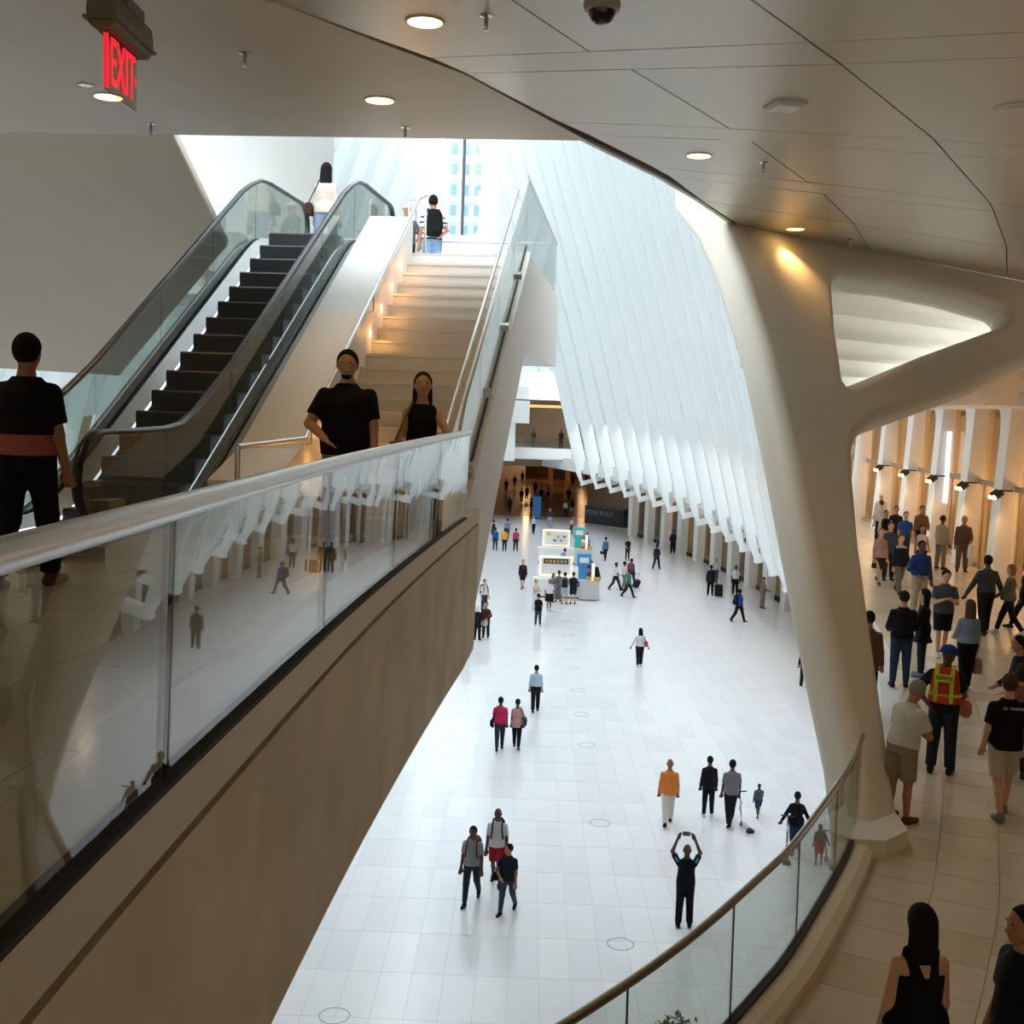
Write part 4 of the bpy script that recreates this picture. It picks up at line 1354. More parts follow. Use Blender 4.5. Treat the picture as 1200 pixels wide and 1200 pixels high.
# ------------------------------------------------------------------ people: smooth bodies grown from a field
def surface_nets(f, org, h):
    ins = f < 0
    nx, ny, nz = f.shape
    c = [ins[i:nx - 1 + i, j:ny - 1 + j, k:nz - 1 + k] for i in (0, 1) for j in (0, 1) for k in (0, 1)]
    tot = sum(a.astype(np.int8) for a in c)
    act = (tot > 0) & (tot < 8)
    idx = np.argwhere(act)
    if len(idx) == 0:
        return [], []
    num = -np.ones(act.shape, dtype=np.int64)
    num[act] = np.arange(len(idx))
    acc = np.zeros((len(idx), 3))
    cnt = np.zeros(len(idx))
    cor = [(i, j, k) for i in (0, 1) for j in (0, 1) for k in (0, 1)]
    for a in range(8):
        for b in range(a + 1, 8):
            d = np.abs(np.array(cor[a]) - np.array(cor[b]))
            if d.sum() != 1:
                continue
            fa = f[idx[:, 0] + cor[a][0], idx[:, 1] + cor[a][1], idx[:, 2] + cor[a][2]]
            fb = f[idx[:, 0] + cor[b][0], idx[:, 1] + cor[b][1], idx[:, 2] + cor[b][2]]
            m = (fa < 0) != (fb < 0)
            t = np.where(m, fa / np.where(m, fa - fb, 1), 0)
            p = np.array(cor[a])[None, :] + t[:, None] * (np.array(cor[b]) - np.array(cor[a]))[None, :]
            acc += np.where(m[:, None], p, 0)
            cnt += m
    verts = (idx + acc / cnt[:, None]) * h + np.array(org)
    faces = []
    for ax in range(3):
        sl0 = [slice(None)] * 3
        sl1 = [slice(None)] * 3
        sl0[ax] = slice(0, f.shape[ax] - 1)
        sl1[ax] = slice(1, f.shape[ax])
        a, b = ins[tuple(sl0)], ins[tuple(sl1)]
        e = np.argwhere(a != b)
        u, w = (ax + 1) % 3, (ax + 2) % 3
        e = e[(e[:, u] > 0) & (e[:, w] > 0) & (e[:, u] < f.shape[u] - 1) & (e[:, w] < f.shape[w] - 1)]
        q = []
        for du, dw in ((0, 0), (-1, 0), (-1, -1), (0, -1)):
            cc = e.copy()
            cc[:, u] += du
            cc[:, w] += dw
            q.append(num[cc[:, 0], cc[:, 1], cc[:, 2]])
        q = np.stack(q, 1)
        flip = a[e[:, 0], e[:, 1], e[:, 2]]
        q[~flip] = q[~flip][:, ::-1]
        faces.append(q)
    faces = np.concatenate(faces)
    return verts, faces[(faces >= 0).all(1)]


class Field:
    def __init__(self):
        self.p = []

    def cone(self, a, b, ra, rb, k=0.03, flat=False, flat0=False):
        self.p.append(('c', np.array(a, float), np.array(b, float), ra, rb, k, flat, flat0))

    def loft(self, o, ax, sd, prof, k=0.03):
        """prof rows: distance along ax, half width along sd, half depth"""
        ax = np.array(ax, float)
        ax /= np.linalg.norm(ax)
        sd = np.array(sd, float)
        sd -= ax * sd.dot(ax)
        sd /= np.linalg.norm(sd)
        self.p.append(('l', np.array(o, float), ax, sd, np.cross(ax, sd), np.array(prof, float), k))

    def ell(self, c, r, k=0.02, rot=None, cut=None):
        self.p.append(('e', np.array(c, float), np.array(r, float), k, rot, cut))

    def bounds(self):
        lo, hi = [], []
        for q in self.p:
            if q[0] == 'c':
                r = max(q[3], q[4])
                lo.append(np.minimum(q[1], q[2]) - r)
                hi.append(np.maximum(q[1], q[2]) + r)
            elif q[0] == 'l':
                r = q[5][:, 1:].max()
                a, b = q[1] + q[2] * q[5][0, 0], q[1] + q[2] * q[5][-1, 0]
                lo.append(np.minimum(a, b) - r)
                hi.append(np.maximum(a, b) + r)
            else:
                r = q[2].max()
                lo.append(q[1] - r)
                hi.append(q[1] + r)
        return lo, hi

    def mesh(self, h):
        lo, hi = self.bounds()
        org = np.min(lo, 0) - 3 * h
        n = np.ceil((np.max(hi, 0) + 3 * h - org) / h).astype(int) + 1
        f = np.full(n, 1.0, dtype=np.float32)
        ax = [org[i] + h * np.arange(n[i]) for i in range(3)]
        for q, l, u in zip(self.p, lo, hi):
            mg = 0.06 + 2 * h
            i0 = np.maximum(((l - mg - org) / h).astype(int), 0)
            i1 = np.minimum(((u + mg - org) / h).astype(int) + 2, n)
            X, Y, Z = np.meshgrid(ax[0][i0[0]:i1[0]], ax[1][i0[1]:i1[1]], ax[2][i0[2]:i1[2]], indexing='ij')
            P = np.stack((X, Y, Z), -1)
            if q[0] == 'c':
                _, a, b, ra, rb, k, flat, flat0 = q
                d = b - a
                L2 = max(d.dot(d), 1e-9)
                t = ((P - a) @ d) / L2
                tc = np.clip(t, 0, 1)
                D = np.linalg.norm(P - a - tc[..., None] * d, axis=-1) - (ra + (rb - ra) * tc)
                if flat:
                    D = np.maximum(D, (t - 1) * math.sqrt(L2))
                if flat0:
                    D = np.maximum(D, -t * math.sqrt(L2))
            elif q[0] == 'l':
                _, o, axd, sd, dd, prof, k = q
                R = P - o
                t = R @ axd
                a_ = np.interp(t, prof[:, 0], prof[:, 1])
                b_ = np.interp(t, prof[:, 0], prof[:, 2])
                kk = np.sqrt(((R @ sd) / a_) ** 2 + ((R @ dd) / b_) ** 2)
                D = (kk - 1) * np.minimum(a_, b_)
                D = np.maximum(D, np.maximum(prof[0, 0] - t, t - prof[-1, 0]))
            else:
                _, c, r, k, rot, cut = q
                R = P - c
                if rot is not None:
                    R = R @ rot
                kk = np.sqrt((R[..., 0] / r[0]) ** 2 + (R[..., 1] / r[1]) ** 2 + (R[..., 2] / r[2]) ** 2)
                D = (kk - 1) * r.min()
                if cut is not None:
                    D = np.maximum(D, R @ np.array(cut[:3]) - cut[3])
            s = f[i0[0]:i1[0], i0[1]:i1[1], i0[2]:i1[2]]
            hh = np.clip(0.5 + 0.5 * (D - s) / k, 0, 1)
            s[...] = D * (1 - hh) + s * hh - k * hh * (1 - hh)
        return surface_nets(f, org, h)


def grown(name, field, h, m, parent):
    v, q = field.mesh(h)
    me = bpy.data.meshes.new(name)
    me.vertices.add(len(v))
    me.vertices.foreach_set('co', np.asarray(v, dtype=np.float32).ravel())
    me.loops.add(len(q) * 4)
    me.loops.foreach_set('vertex_index', q.astype(np.int32).ravel())
    me.polygons.add(len(q))
    me.polygons.foreach_set('loop_start', np.arange(0, len(q) * 4, 4, dtype=np.int32))
    me.polygons.foreach_set('use_smooth', np.ones(len(q), dtype=bool))
    me.materials.append(m)
    me.update(calc_edges=True)
    me.validate()
    o = bpy.data.objects.new(name, me)
    return link(o, parent)


def rotm(axis, a):
    return np.array(Matrix.Rotation(a, 3, axis))


def cloth(c):
    if not isinstance(c, str):
        return c
    return mat('cloth_' + c.lstrip('#'), c, 0.85, noise=0.08, nscale=14, spec=0.2)


SKINS = {'l': '#c99b7d', 'm': '#a8775a', 'd': '#5c4033', 'b': '#8a5f45'}
ARMS = {  # flex forward, out, elbow, inward
    'down': (0.06, 0.13, 0.22, 0.1), 'fwd': (0.45, 0.10, 0.40, 0.1), 'back': (-0.42, 0.12, 0.18, 0.0), 'phone': (0.38, 0.16, 1.75, 0.45),
    'over': (2.15, 0.42, 0.95, 0.75), 'hip': (-0.25, 0.65, 1.35, 0.55), 'belly': (0.25, 0.42, 1.25, 0.8), 'reach': (0.75, 0.35, 0.15, 0.0),
    'hold': (0.25, 0.18, 1.0, 0.25), 'cross': (0.45, 0.22, 1.6, 0.95), 'pull': (-0.35, 0.22, 0.1, 0.0), 'side': (0.1, 0.45, 0.15, 0.0), 'behind': (-0.35, 0.3, 1.0, 1.0)}


def person(label, pos, head_deg, H=1.72, skin='l', hair=('short', '#241b16'), top=('#333333', 'short'), bottom=('trousers', '#20222a'), shoes='#1c1b1a',
           legs='stand', arms=('down', 'down'), lod=0.022, build=1.0, fem=False, lean=0.0, nod=0.0, turn=0.0, over=None, extra=None, group=None, stride=1.0):
    if isinstance(pos, Vector):
        pos = tuple(pos)
    sc = H / 1.75
    root = empty('person', pos, -math.radians(head_deg), label=label, cat='person', group=group)
    w = build
    S = lambda p: tuple(np.asarray(p, float) * sc)
    # legs
    if legs == 'walk':
        LA = {1: (0.42 * stride, 0.10), -1: (-0.30 * stride, 0.42 * stride)}
    elif legs == 'walk2':
        LA = {-1: (0.42 * stride, 0.10), 1: (-0.30 * stride, 0.42 * stride)}
    elif legs == 'crouch':
        LA = {1: (1.75, 2.45), -1: (1.15, 2.35)}
    else:
        LA = {1: (0.03, 0.05), -1: (-0.02, 0.03)}
    J = {}
    for sd in (1, -1):
        a, k = LA[sd]
        spread = 0.03 if legs == 'stand' else 0.0
        hip = np.array([0.088 * sd * (0.8 + 0.2 * w), 0, 0.92])
        kn = hip + np.array([spread * sd * 0.5, math.sin(a) * 0.435, -math.cos(a) * 0.435])
        an = kn + np.array([spread * sd * 0.5, math.sin(a - k) * 0.42, -math.cos(a - k) * 0.42])
        fp = min(0.0, a - k + 0.25) if legs != 'crouch' else (0 if sd == 1 else -0.9)
        fd = np.array([0.12 * sd, math.cos(fp), math.sin(fp)])
        J[sd] = [hip, kn, an, fd / np.linalg.norm(fd)]
    low = min(min(J[s][2][2], (J[s][2] + J[s][3] * 0.17)[2] + 0.045) for s in (1, -1)) - 0.075
    dz = np.array([0, 0, -low])
    for s in (1, -1):
        J[s][0], J[s][1], J[s][2] = J[s][0] + dz, J[s][1] + dz, J[s][2] + dz
    pel = np.array([0, 0, 0.95]) + dz
    RL = rotm('X', -lean)
    up = lambda p: pel + RL @ (np.asarray(p, float) - np.array([0, 0, 0.95]))
    axv = RL @ np.array([0, 0, 1.0])
    sdv = np.array([1.0, 0, 0])
    fat = w
    if fem:
        prof = [(-0.12, 0.145, 0.105), (0.0, 0.168, 0.118), (0.06, 0.155, 0.11), (0.14, 0.125, 0.092), (0.25, 0.142, 0.108), (0.34, 0.142, 0.118), (0.40, 0.135, 0.098), (0.44, 0.115, 0.08), (0.48, 0.078, 0.065), (0.52, 0.052, 0.054)]
    else:
        prof = [(-0.12, 0.148, 0.11), (0.0, 0.16, 0.116), (0.10, 0.15, 0.108), (0.2, 0.155, 0.11), (0.32, 0.165, 0.122), (0.39, 0.16, 0.11), (0.43, 0.138, 0.094), (0.47, 0.098, 0.075), (0.51, 0.066, 0.062), (0.53, 0.056, 0.056)]
    prof = np.array(prof)
    tf = np.clip((prof[:, 0] - 0.36) / 0.12, 0, 1)
    fx = (0.72 + 0.28 * fat) * (1.0 if fat < 1.2 else 1.04)
    fy = (0.35 + 0.65 * fat)
    prof[:, 1] *= fx * (1 - tf) + (0.5 + 0.5 * fx) * tf
    prof[:, 2] *= fy * (1 - tf) + (0.6 + 0.4 * fy) * tf
    swid = (0.145 if fem else 0.168) * (0.72 + 0.28 * fat)
    # arms
    A = {}
    for sd, nm in ((1, arms[1]), (-1, arms[0])):
        fl, ab, el, inw = ARMS[nm]
        sh = up((sd * swid, -0.005, 1.352))
        d = rotm('X', fl - lean * 0.6) @ (rotm('Y', -sd * ab) @ np.array([0, 0, -1.0]))
        elb = sh + d * 0.29
        f = np.array([-sd * inw, 1 - inw * 0.6, 0.15 if nm == 'over' else 0.0])
        if nm == 'over':
            f = np.array([-sd * 0.95, 0.1, 1.0])
        if nm in ('hip', 'behind'):
            f = np.array([-sd * 1.0, -0.1 if nm == 'hip' else -0.7, 0.1])
        f = f - d * f.dot(d)
        f /= max(np.linalg.norm(f), 1e-6)
        d2 = d * math.cos(el) + f * math.sin(el)
        wr = elb + d2 * 0.25
        A[sd] = [sh, elb, wr, d2, f]
    # ---- body
    B = Field()
    thin = lambda pr, o: [(t, max(a + o, 0.02), max(b + o, 0.02)) for t, a, b in pr]
    B.loft(S(pel), axv, sdv, [(t * sc, a * sc, b * sc) for t, a, b in thin(prof, -0.012)])
    B.cone(S(up((0, -0.012, 1.43))), S(up((0, 0.005, 1.56))), 0.056 * sc * (0.8 + 0.2 * w), 0.052 * sc, 0.04)
    hc = up((0, 0.01, 1.538))
    RH = rotm('Z', turn) @ rotm('X', -nod - lean * 0.5)
    hp = lambda p: hc + RH @ np.asarray(p, float)
    hw = 0.9 + 0.1 * w
    B.ell(S(hp((0, 0.005, 0.095))), S((0.08 * hw, 0.101, 0.115)), 0.02, RH)
    B.cone(S(hp((0, 0.045, 0.03))), S(hp((0, 0.06, 0.0))), 0.052 * sc * hw, 0.036 * sc, 0.03)
    fine = lod < 0.0165
    if lod < 0.026:
        B.cone(S(hp((0, 0.097, 0.085))), S(hp((0, 0.117, 0.052))), 0.009 * sc, 0.014 * sc, 0.012)
        for sd in (1, -1):
            B.ell(S(hp((sd * 0.083 * hw, 0.0, 0.075))), S((0.012, 0.02, 0.032)), 0.008, RH)
    if fine:
        B.cone(S(hp((-0.035, 0.088, 0.105))), S(hp((0.035, 0.088, 0.105))), 0.011 * sc, 0.011 * sc, 0.012)
        B.cone(S(hp((-0.016, 0.094, 0.028))), S(hp((0.016, 0.094, 0.028))), 0.009 * sc, 0.009 * sc, 0.01)
    aw = (0.75 + 0.25 * w) * (0.88 if fem else 1.0)
    lw = (0.75 + 0.25 * w)
    for sd in (1, -1):
        sh, el, wr, d2, f = A[sd]
        B.cone(S(sh), S(el), 0.05 * aw * sc, 0.042 * aw * sc, 0.04)
        B.cone(S(el), S(wr), 0.042 * aw * sc, 0.029 * aw * sc, 0.02)
        sv = np.cross(d2, f)
        sv /= np.linalg.norm(sv)
        pm = wr + d2 * 0.09
        B.loft(S(wr), d2, sv, [(-0.01 * sc, 0.03 * sc, 0.022 * sc), (0.05 * sc, 0.042 * sc, 0.018 * sc), (0.095 * sc, 0.042 * sc, 0.016 * sc)], 0.015)
        fr_ = 0.0088 * sc if fine else 0.012 * sc
        kb = 0.006 if fine else 0.02
        for i, (o, L) in enumerate(((-0.031, 0.062), (-0.0105, 0.075), (0.0105, 0.072), (0.031, 0.056))):
            b0 = pm + sv * o
            b1 = b0 + (d2 * 0.85 + f * 0.5) * L * 0.5
            b2 = b1 + (d2 * 0.35 + f * 0.9) * L * 0.5
            B.cone(S(b0), S(b1), fr_, fr_ * 0.95, kb)
            B.cone(S(b1), S(b2), fr_ * 0.95, fr_ * 0.8, kb)
        side_in = -sd if abs(sv[0]) > 0.3 else 1
        tv = sv * (1 if sv.dot(np.array([-sd, 0.4, 0])) > 0 else -1)
        t0 = wr + d2 * 0.025 + tv * 0.03
        t1 = t0 + (d2 * 0.6 + tv * 0.55 + f * 0.35) * 0.045
        B.cone(S(t0), S(t1), fr_ * 1.25, fr_, kb)
        B.cone(S(t1), S(t1 + (d2 * 0.9 + f * 0.4) * 0.032), fr_, fr_ * 0.85, kb)
        hip, kn, an, fd = J[sd]
        B.cone(S(hip), S(kn), 0.08 * lw * sc, 0.05 * lw * sc, 0.02)
        B.cone(S(kn), S(kn + (an - kn) * 0.35 + np.array([0, -0.008, 0])), 0.048 * lw * sc, 0.049 * lw * sc, 0.02)
        B.cone(S(kn + (an - kn) * 0.35 + np.array([0, -0.008, 0])), S(an), 0.049 * lw * sc, 0.034 * sc, 0.02)
        B.cone(S(an + np.array([0, 0, -0.03])), S(an + fd * 0.12 + np.array([0, 0, -0.035])), 0.034 * sc, 0.026 * sc, 0.02)
    body_o = grown('body', B, lod, mat('skin_' + skin, SKINS[skin], 0.55, spec=0.3), root)
    # ---- top layers
    tops = []
    layers = [] if top is None else [(top, 0.012)]
    if over:
        layers.append((over, 0.028))
    for li, (tp, off) in enumerate(layers):
        col, slv = tp[0], tp[1]
        hem = tp[2] if len(tp) > 2 else 0.0      # distance of the hem above the hip line
        F = Field()
        pr = [(t, a + off, b + off) for t, a, b in prof]
        hemw = np.interp(hem, prof[:, 0], prof[:, 1]) if hem > -0.12 else prof[0, 1]
        hemd = np.interp(hem, prof[:, 0], prof[:, 2]) if hem > -0.12 else prof[0, 2]
        flare = 0.03 + (0.05 if hem < -0.2 else 0)
        rows = [(hem, hemw + off + flare, hemd + off + flare)] + [(t, a + (0.028 if t < 0.12 else 0.01 if t < 0.25 else 0), b + (0.022 if t < 0.12 else 0.01 if t < 0.25 else 0)) for t, a, b in pr if hem + 0.02 < t < (0.515 if slv != 'tank' else 0.40)]
        F.loft(S(pel), axv, sdv, [(t * sc, a * sc, b * sc) for t, a, b in rows], 0.03)
        if slv == 'tank':
            for sd in (1, -1):
                F.cone(S(up((sd * 0.05, -0.075, 1.30))), S(up((sd * 0.085, -0.02, 1.435))), 0.05 * sc, 0.034 * sc, 0.03)
                F.cone(S(up((sd * 0.07, 0.065, 1.32))), S(up((sd * 0.085, -0.01, 1.435))), 0.04 * sc, 0.034 * sc, 0.03)
        for sd in (1, -1):
            sh, el, wr, d2, f = A[sd]
            if slv == 'short':
                e2 = sh + (el - sh) * 0.72
                F.cone(S(sh), S(e2), (0.054 * aw + off * 0.5) * sc, (0.06 * aw + off * 0.5) * sc, 0.05, flat=True)
            elif slv == 'long':
                F.cone(S(sh), S(el), (0.053 * aw + off * 0.6) * sc, (0.05 * aw + off * 0.6) * sc, 0.05)
                F.cone(S(el), S(wr - d2 * 0.01), (0.05 * aw + off * 0.6) * sc, (0.037 * aw + off * 0.6) * sc, 0.02, flat=True)
            elif slv == 'none':
                F.cone(S(sh + (sh - pel) * 0.0 - np.array([sd * 0.05, 0, 0])), S(sh - np.array([sd * 0.015, 0, -0.01])), 0.06 * sc, 0.058 * sc, 0.04, flat=True)
        tops.append(grown(['shirt', 'vest'][li], F, lod, cloth(col), root))
    # ---- lower body
    kind, col = bottom[0], bottom[1]
    F = Field()
    wl = 0.09
    rows = [(t, a + 0.008, b + 0.008) for t, a, b in prof if t < wl] + [(wl, np.interp(wl, prof[:, 0], prof[:, 1]) + 0.008, np.interp(wl, prof[:, 0], prof[:, 2]) + 0.008)]
    if kind in ('trousers', 'shorts', 'slim'):
        F.loft(S(pel), axv, sdv, [(t * sc, a * sc, b * sc) for t, a, b in rows], 0.03)
        for sd in (1, -1):
            hip, kn, an, fd = J[sd]
            ex_ = 0.02 if kind != 'slim' else 0.017
            if kind == 'shorts':
                e2 = hip + (kn - hip) * 0.92
                F.cone(S(hip), S(e2), (0.088 * lw + ex_) * sc, (0.072 * lw + ex_) * sc, 0.04, flat=True)
            else:
                F.cone(S(hip), S(kn), (0.085 * lw + ex_) * sc, (0.058 * lw + ex_) * sc, 0.04)
                F.cone(S(kn), S(an + (kn - an) * 0.06), (0.058 * lw + ex_) * sc, ((0.05 if kind == 'trousers' else 0.038) + ex_) * sc, 0.02, flat=True)
    else:
        L = {'skirt': -0.42, 'dress': -0.55, 'robe': -0.82}[kind]
        fl = {'skirt': 0.24, 'dress': 0.22, 'robe': 0.2}[kind]
        F.loft(S(pel), (0, 0, 1), sdv, [(L * sc, fl * sc, fl * 0.9 * sc), (-0.12 * sc, 0.19 * sc, 0.15 * sc)] + [(t * sc, a * sc, b * sc) for t, a, b in rows if t > -0.1], 0.03)
    grown({'slim': 'trousers', 'robe': 'skirt', 'dress': 'skirt'}.get(kind, kind), F, lod, cloth(col), root)
    # ---- shoes
    for sd in (1, -1):
        F = Field()
        hip, kn, an, fd = J[sd]
        b0 = an - fd * 0.045 + np.array([0, 0, -0.037])
        b1 = an + fd * 0.155 + np.array([0, 0, -0.04])
        F.cone(S(b0), S(b1), 0.042 * sc, 0.036 * sc, 0.01)
        F.cone(S(an + np.array([0, 0, 0.0])), S(an + fd * 0.05 + np.array([0, 0, -0.03])), 0.044 * sc, 0.042 * sc, 0.03)
        grown('shoe', F, min(lod, 0.03), cloth(shoes), root)
    # ---- hair
    st_, hcol = hair
    if st_ != 'bald':
        F = Field()
        hm = cloth(hcol)
        if st_ == 'helmet':
            F.ell(S(hp((0, 0.0, 0.115))), S((0.115, 0.135, 0.11)), 0.01, RH, (0, 0, -1, 0.02 * sc))
            F.ell(S(hp((0, 0.02, 0.10))), S((0.13, 0.17, 0.016)), 0.01, RH)
        elif st_ == 'cap':
            F.ell(S(hp((0, -0.002, 0.105))), S((0.09 * hw, 0.11, 0.10)), 0.01, RH, (0, 0, -1, 0.01 * sc))
            F.ell(S(hp((0, 0.12, 0.105))), S((0.065, 0.07, 0.012)), 0.015, RH)
        else:
            F.ell(S(hp((0, -0.008, 0.108))), S((0.092 * hw, 0.111, 0.114)), 0.01, RH, (0, 0.86, -0.5, 0.036 * sc))
            if st_ in ('long', 'bob'):
                L = 0.40 if st_ == 'long' else 0.19
                ax_ = np.array([0, 0, -1.0])
                o = hp((0, -0.045, 0.13))
                F.loft(S(o), ax_, (1, 0, 0), [(0, 0.075 * sc, 0.06 * sc), (0.10 * sc, 0.10 * sc, 0.065 * sc), (0.22 * sc, 0.105 * sc, 0.06 * sc), (L * sc, 0.075 * sc, 0.04 * sc)], 0.03)
            if st_ == 'bun':
                F.ell(S(hp((0, -0.12, 0.13))), S((0.045, 0.045, 0.045)), 0.02)
            if st_ == 'scarf':
                F.loft(S(hp((0, -0.03, 0.13))), (0, 0, -1), (1, 0, 0), [(0, 0.08 * sc, 0.07 * sc), (0.15 * sc, 0.10 * sc, 0.09 * sc), (0.28 * sc, 0.17 * sc, 0.11 * sc)], 0.03)
            if st_ == 'afro':
                F.ell(S(hp((0, -0.02, 0.12))), S((0.12, 0.125, 0.12)), 0.02, RH, (0, 0.8, -0.6, 0.06 * sc))
        grown({'helmet': 'helmet', 'cap': 'cap', 'scarf': 'headscarf'}.get(st_, 'hair'), F, min(lod, 0.026), hm, root)
    if fine:
        dk = mat('eye_dark', '#16110f', 0.3)
        for sd in (1, -1):
            c = S(hp((sd * 0.031, 0.089, 0.083)))
            MB().ball(c, (0.011 * sc, 0.008 * sc, 0.007 * sc), 8).build('eye', dk, body_o, smooth=True)
            c2 = hp((sd * 0.033, 0.098, 0.112))
            MB().tube([S(c2 + np.array([-0.018, 0, -0.003])), S(c2 + np.array([0.018, 0, 0.0])) ], 0.004 * sc, 6).build('eyebrow', cloth(hcol if st_ != 'bald' else '#1d1713'), body_o)
        m0 = hp((0, 0.102, 0.027))
        MB().ball(S(m0), (0.02 * sc, 0.005 * sc, 0.005 * sc), 8).build('mouth', mat('lip_' + skin, '#7a463c', 0.5), body_o, smooth=True)
    root['_j'] = 0
    del root['_j']
    info = {'root': root, 'body': body_o, 'tops': tops, 'A': A, 'J': J, 'pel': pel, 'sc': sc, 'H': H, 'up': up, 'hp': hp, 'head': head_deg, 'pos': Vector(pos)}
    return info


def wpt(pi, p):
    """body point of a person to the world"""
    R = Matrix.Rotation(-math.radians(pi['head']), 3, 'Z')
    return pi['pos'] + R @ Vector([float(x) * pi['sc'] for x in p])


def wdir(pi, d):
    return Matrix.Rotation(-math.radians(pi['head']), 3, 'Z') @ Vector(d)


def bag_backpack(pi, color, label):
    c = wpt(pi, pi['up']((0, -0.235, 1.2)))
    r = empty('backpack', c, -math.radians(pi['head']), label=label, cat='backpack')
    F = Field()
    F.loft((0, 0, -0.25), (0, 0, 1), (1, 0, 0), [(0, 0.15, 0.09), (0.2, 0.16, 0.10), (0.42, 0.14, 0.085), (0.5, 0.09, 0.06)], 0.03)
    pb_ = grown('pack_body', F, 0.02, cloth(color), r)
    F = Field()
    F.loft((0, -0.1, -0.2), (0, 0, 1), (1, 0, 0), [(0, 0.1, 0.035), (0.2, 0.1, 0.035)], 0.03)
    grown('front_pocket', F, 0.02, cloth(color), pb_)
    for sd in (1, -1):
        MB().tube([(sd * 0.09, 0.04, 0.2), (sd * 0.10, 0.14, 0.27), (sd * 0.105, 0.27, 0.26), (sd * 0.11, 0.385, 0.1), (sd * 0.135, 0.36, -0.1), (sd * 0.14, 0.12, -0.2)], 0.018, 6).build('strap', cloth(color), r, smooth=True)
    return r


def shoulder_bag(pi, side, color, label, size=0.3, z=0.95, back=0.0):
    c = wpt(pi, pi['up']((side * 0.27, back, z)))
    r = empty('shoulder_bag', c, -math.radians(pi['head']), label=label, cat='bag')
    MB().sweep([[(a * wd, b * 1.0, zz) for a, b in ((-0.05, -size / 2), (0.05, -size / 2), (0.05, size / 2), (-0.05, size / 2))] for zz, wd in ((-size * 0.4, 1.0), (0, 1.15), (size * 0.35, 0.7))]).build('bag_body', cloth(color), r)
    s0 = wpt(pi, pi['up']((side * 0.1, 0.0, 1.46)))
    l = Matrix.Rotation(math.radians(pi['head']), 3, 'Z') @ (s0 - c)
    MB().tube([(0, -size * 0.4, size * 0.3), (l.x, l.y - 0.05, l.z), (l.x, l.y + 0.05, l.z), (0, size * 0.4, size * 0.3)], 0.01, 6).build('strap', cloth(color), r)
    return r


def hand_bag(pi, side, color, label, w=0.28, hgt=0.32, drop=0.16, m=None):
    a = pi['A'][side]
    c = wpt(pi, a[2] + a[3] * 0.1)
    r = empty('hand_bag', (c.x, c.y, c.z), -math.radians(pi['head']), label=label, cat='bag')
    MB().sweep([[(x * 0.06 * k, y * w / 2, z) for x, y in ((-1, -1), (1, -1), (1, 1), (-1, 1))] for z, k in ((-drop - hgt, 1.0), (-drop - hgt * 0.5, 1.1), (-drop, 0.7))]).build('bag_body', m or cloth(color), r)
    MB().tube([(0, -w * 0.25, -drop), (0, -w * 0.15, -0.01), (0, w * 0.15, -0.01), (0, w * 0.25, -drop)], 0.008, 6).build('handle', m or cloth(color), r)
    return r


def suitcase(pos, rz, color, label, hgt=0.65, w=0.44, d=0.26, tilt=0.35):
    r = empty('suitcase', pos, rz, label=label, cat='suitcase')
    T = Matrix.Rotation(tilt, 3, 'X')
    m = cloth(color)
    pr = fillet([(-w / 2, -d / 2), (w / 2, -d / 2), (w / 2, d / 2), (-w / 2, d / 2)], 0.06)
    rings = []
    for z, k in ((0.06, 0.94), (0.1, 1), (hgt - 0.04, 1), (hgt, 0.94)):
        rings.append([tuple(T @ Vector((x * k, y * k, z)) + Vector((0, 0, 0.03))) for x, y in pr])
    cs_ = MB().sweep(rings).build('case', m, r)
    for sx_ in (-1, 1):
        c = T @ Vector((sx_ * (w / 2 - 0.04), d / 2 - 0.04, 0.05)) + Vector((0, 0, 0.0))
        MB().tube([(c.x - 0.015, c.y, max(c.z, 0.035)), (c.x + 0.015, c.y, max(c.z, 0.035))], 0.035, 10).build('wheel', M_RUBBER, r)
        MB().tube([tuple(T @ Vector((sx_ * 0.1, d / 2 - 0.04, hgt - 0.02)) + Vector((0, 0, 0.03))), tuple(T @ Vector((sx_ * 0.1, d / 2 - 0.04, hgt + 0.4)) + Vector((0, 0, 0.03)))], 0.009, 6).build('handle_rod', M_STEEL, r)
    MB().tube([tuple(T @ Vector((-0.11, d / 2 - 0.04, hgt + 0.4)) + Vector((0, 0, 0.03))), tuple(T @ Vector((0.11, d / 2 - 0.04, hgt + 0.4)) + Vector((0, 0, 0.03)))], 0.014, 8).build('grip', M_RUBBER, r)
    for k in (-1, 0, 1):
        c = T @ Vector((k * 0.12, -d / 2 - 0.004, hgt * 0.52)) + Vector((0, 0, 0.03))
        MB().box(tuple(c), (0.02, 0.012, hgt * 0.75), T).build('ridge', m, cs_)
    return r


def phone(pi, sides, label):
    pts = [wpt(pi, pi['A'][s][2] + pi['A'][s][3] * 0.13 + pi['A'][s][4] * 0.03) for s in sides]
    c = sum(pts, Vector()) / len(pts)
    r = empty('phone', c, -math.radians(pi['head']), label=label, cat='phone')
    wdt = 0.16 if len(sides) == 2 else 0.075
    MB().box((0, 0, 0), (wdt, 0.012, 0.09 if len(sides) == 2 else 0.14)).build('case', M_RUBBER, r)
    MB().box((0, -0.007, 0), (wdt - 0.012, 0.002, 0.078 if len(sides) == 2 else 0.125)).build('screen', mat('phone_screen', '#5d6a78', 0.2), r)
    return r


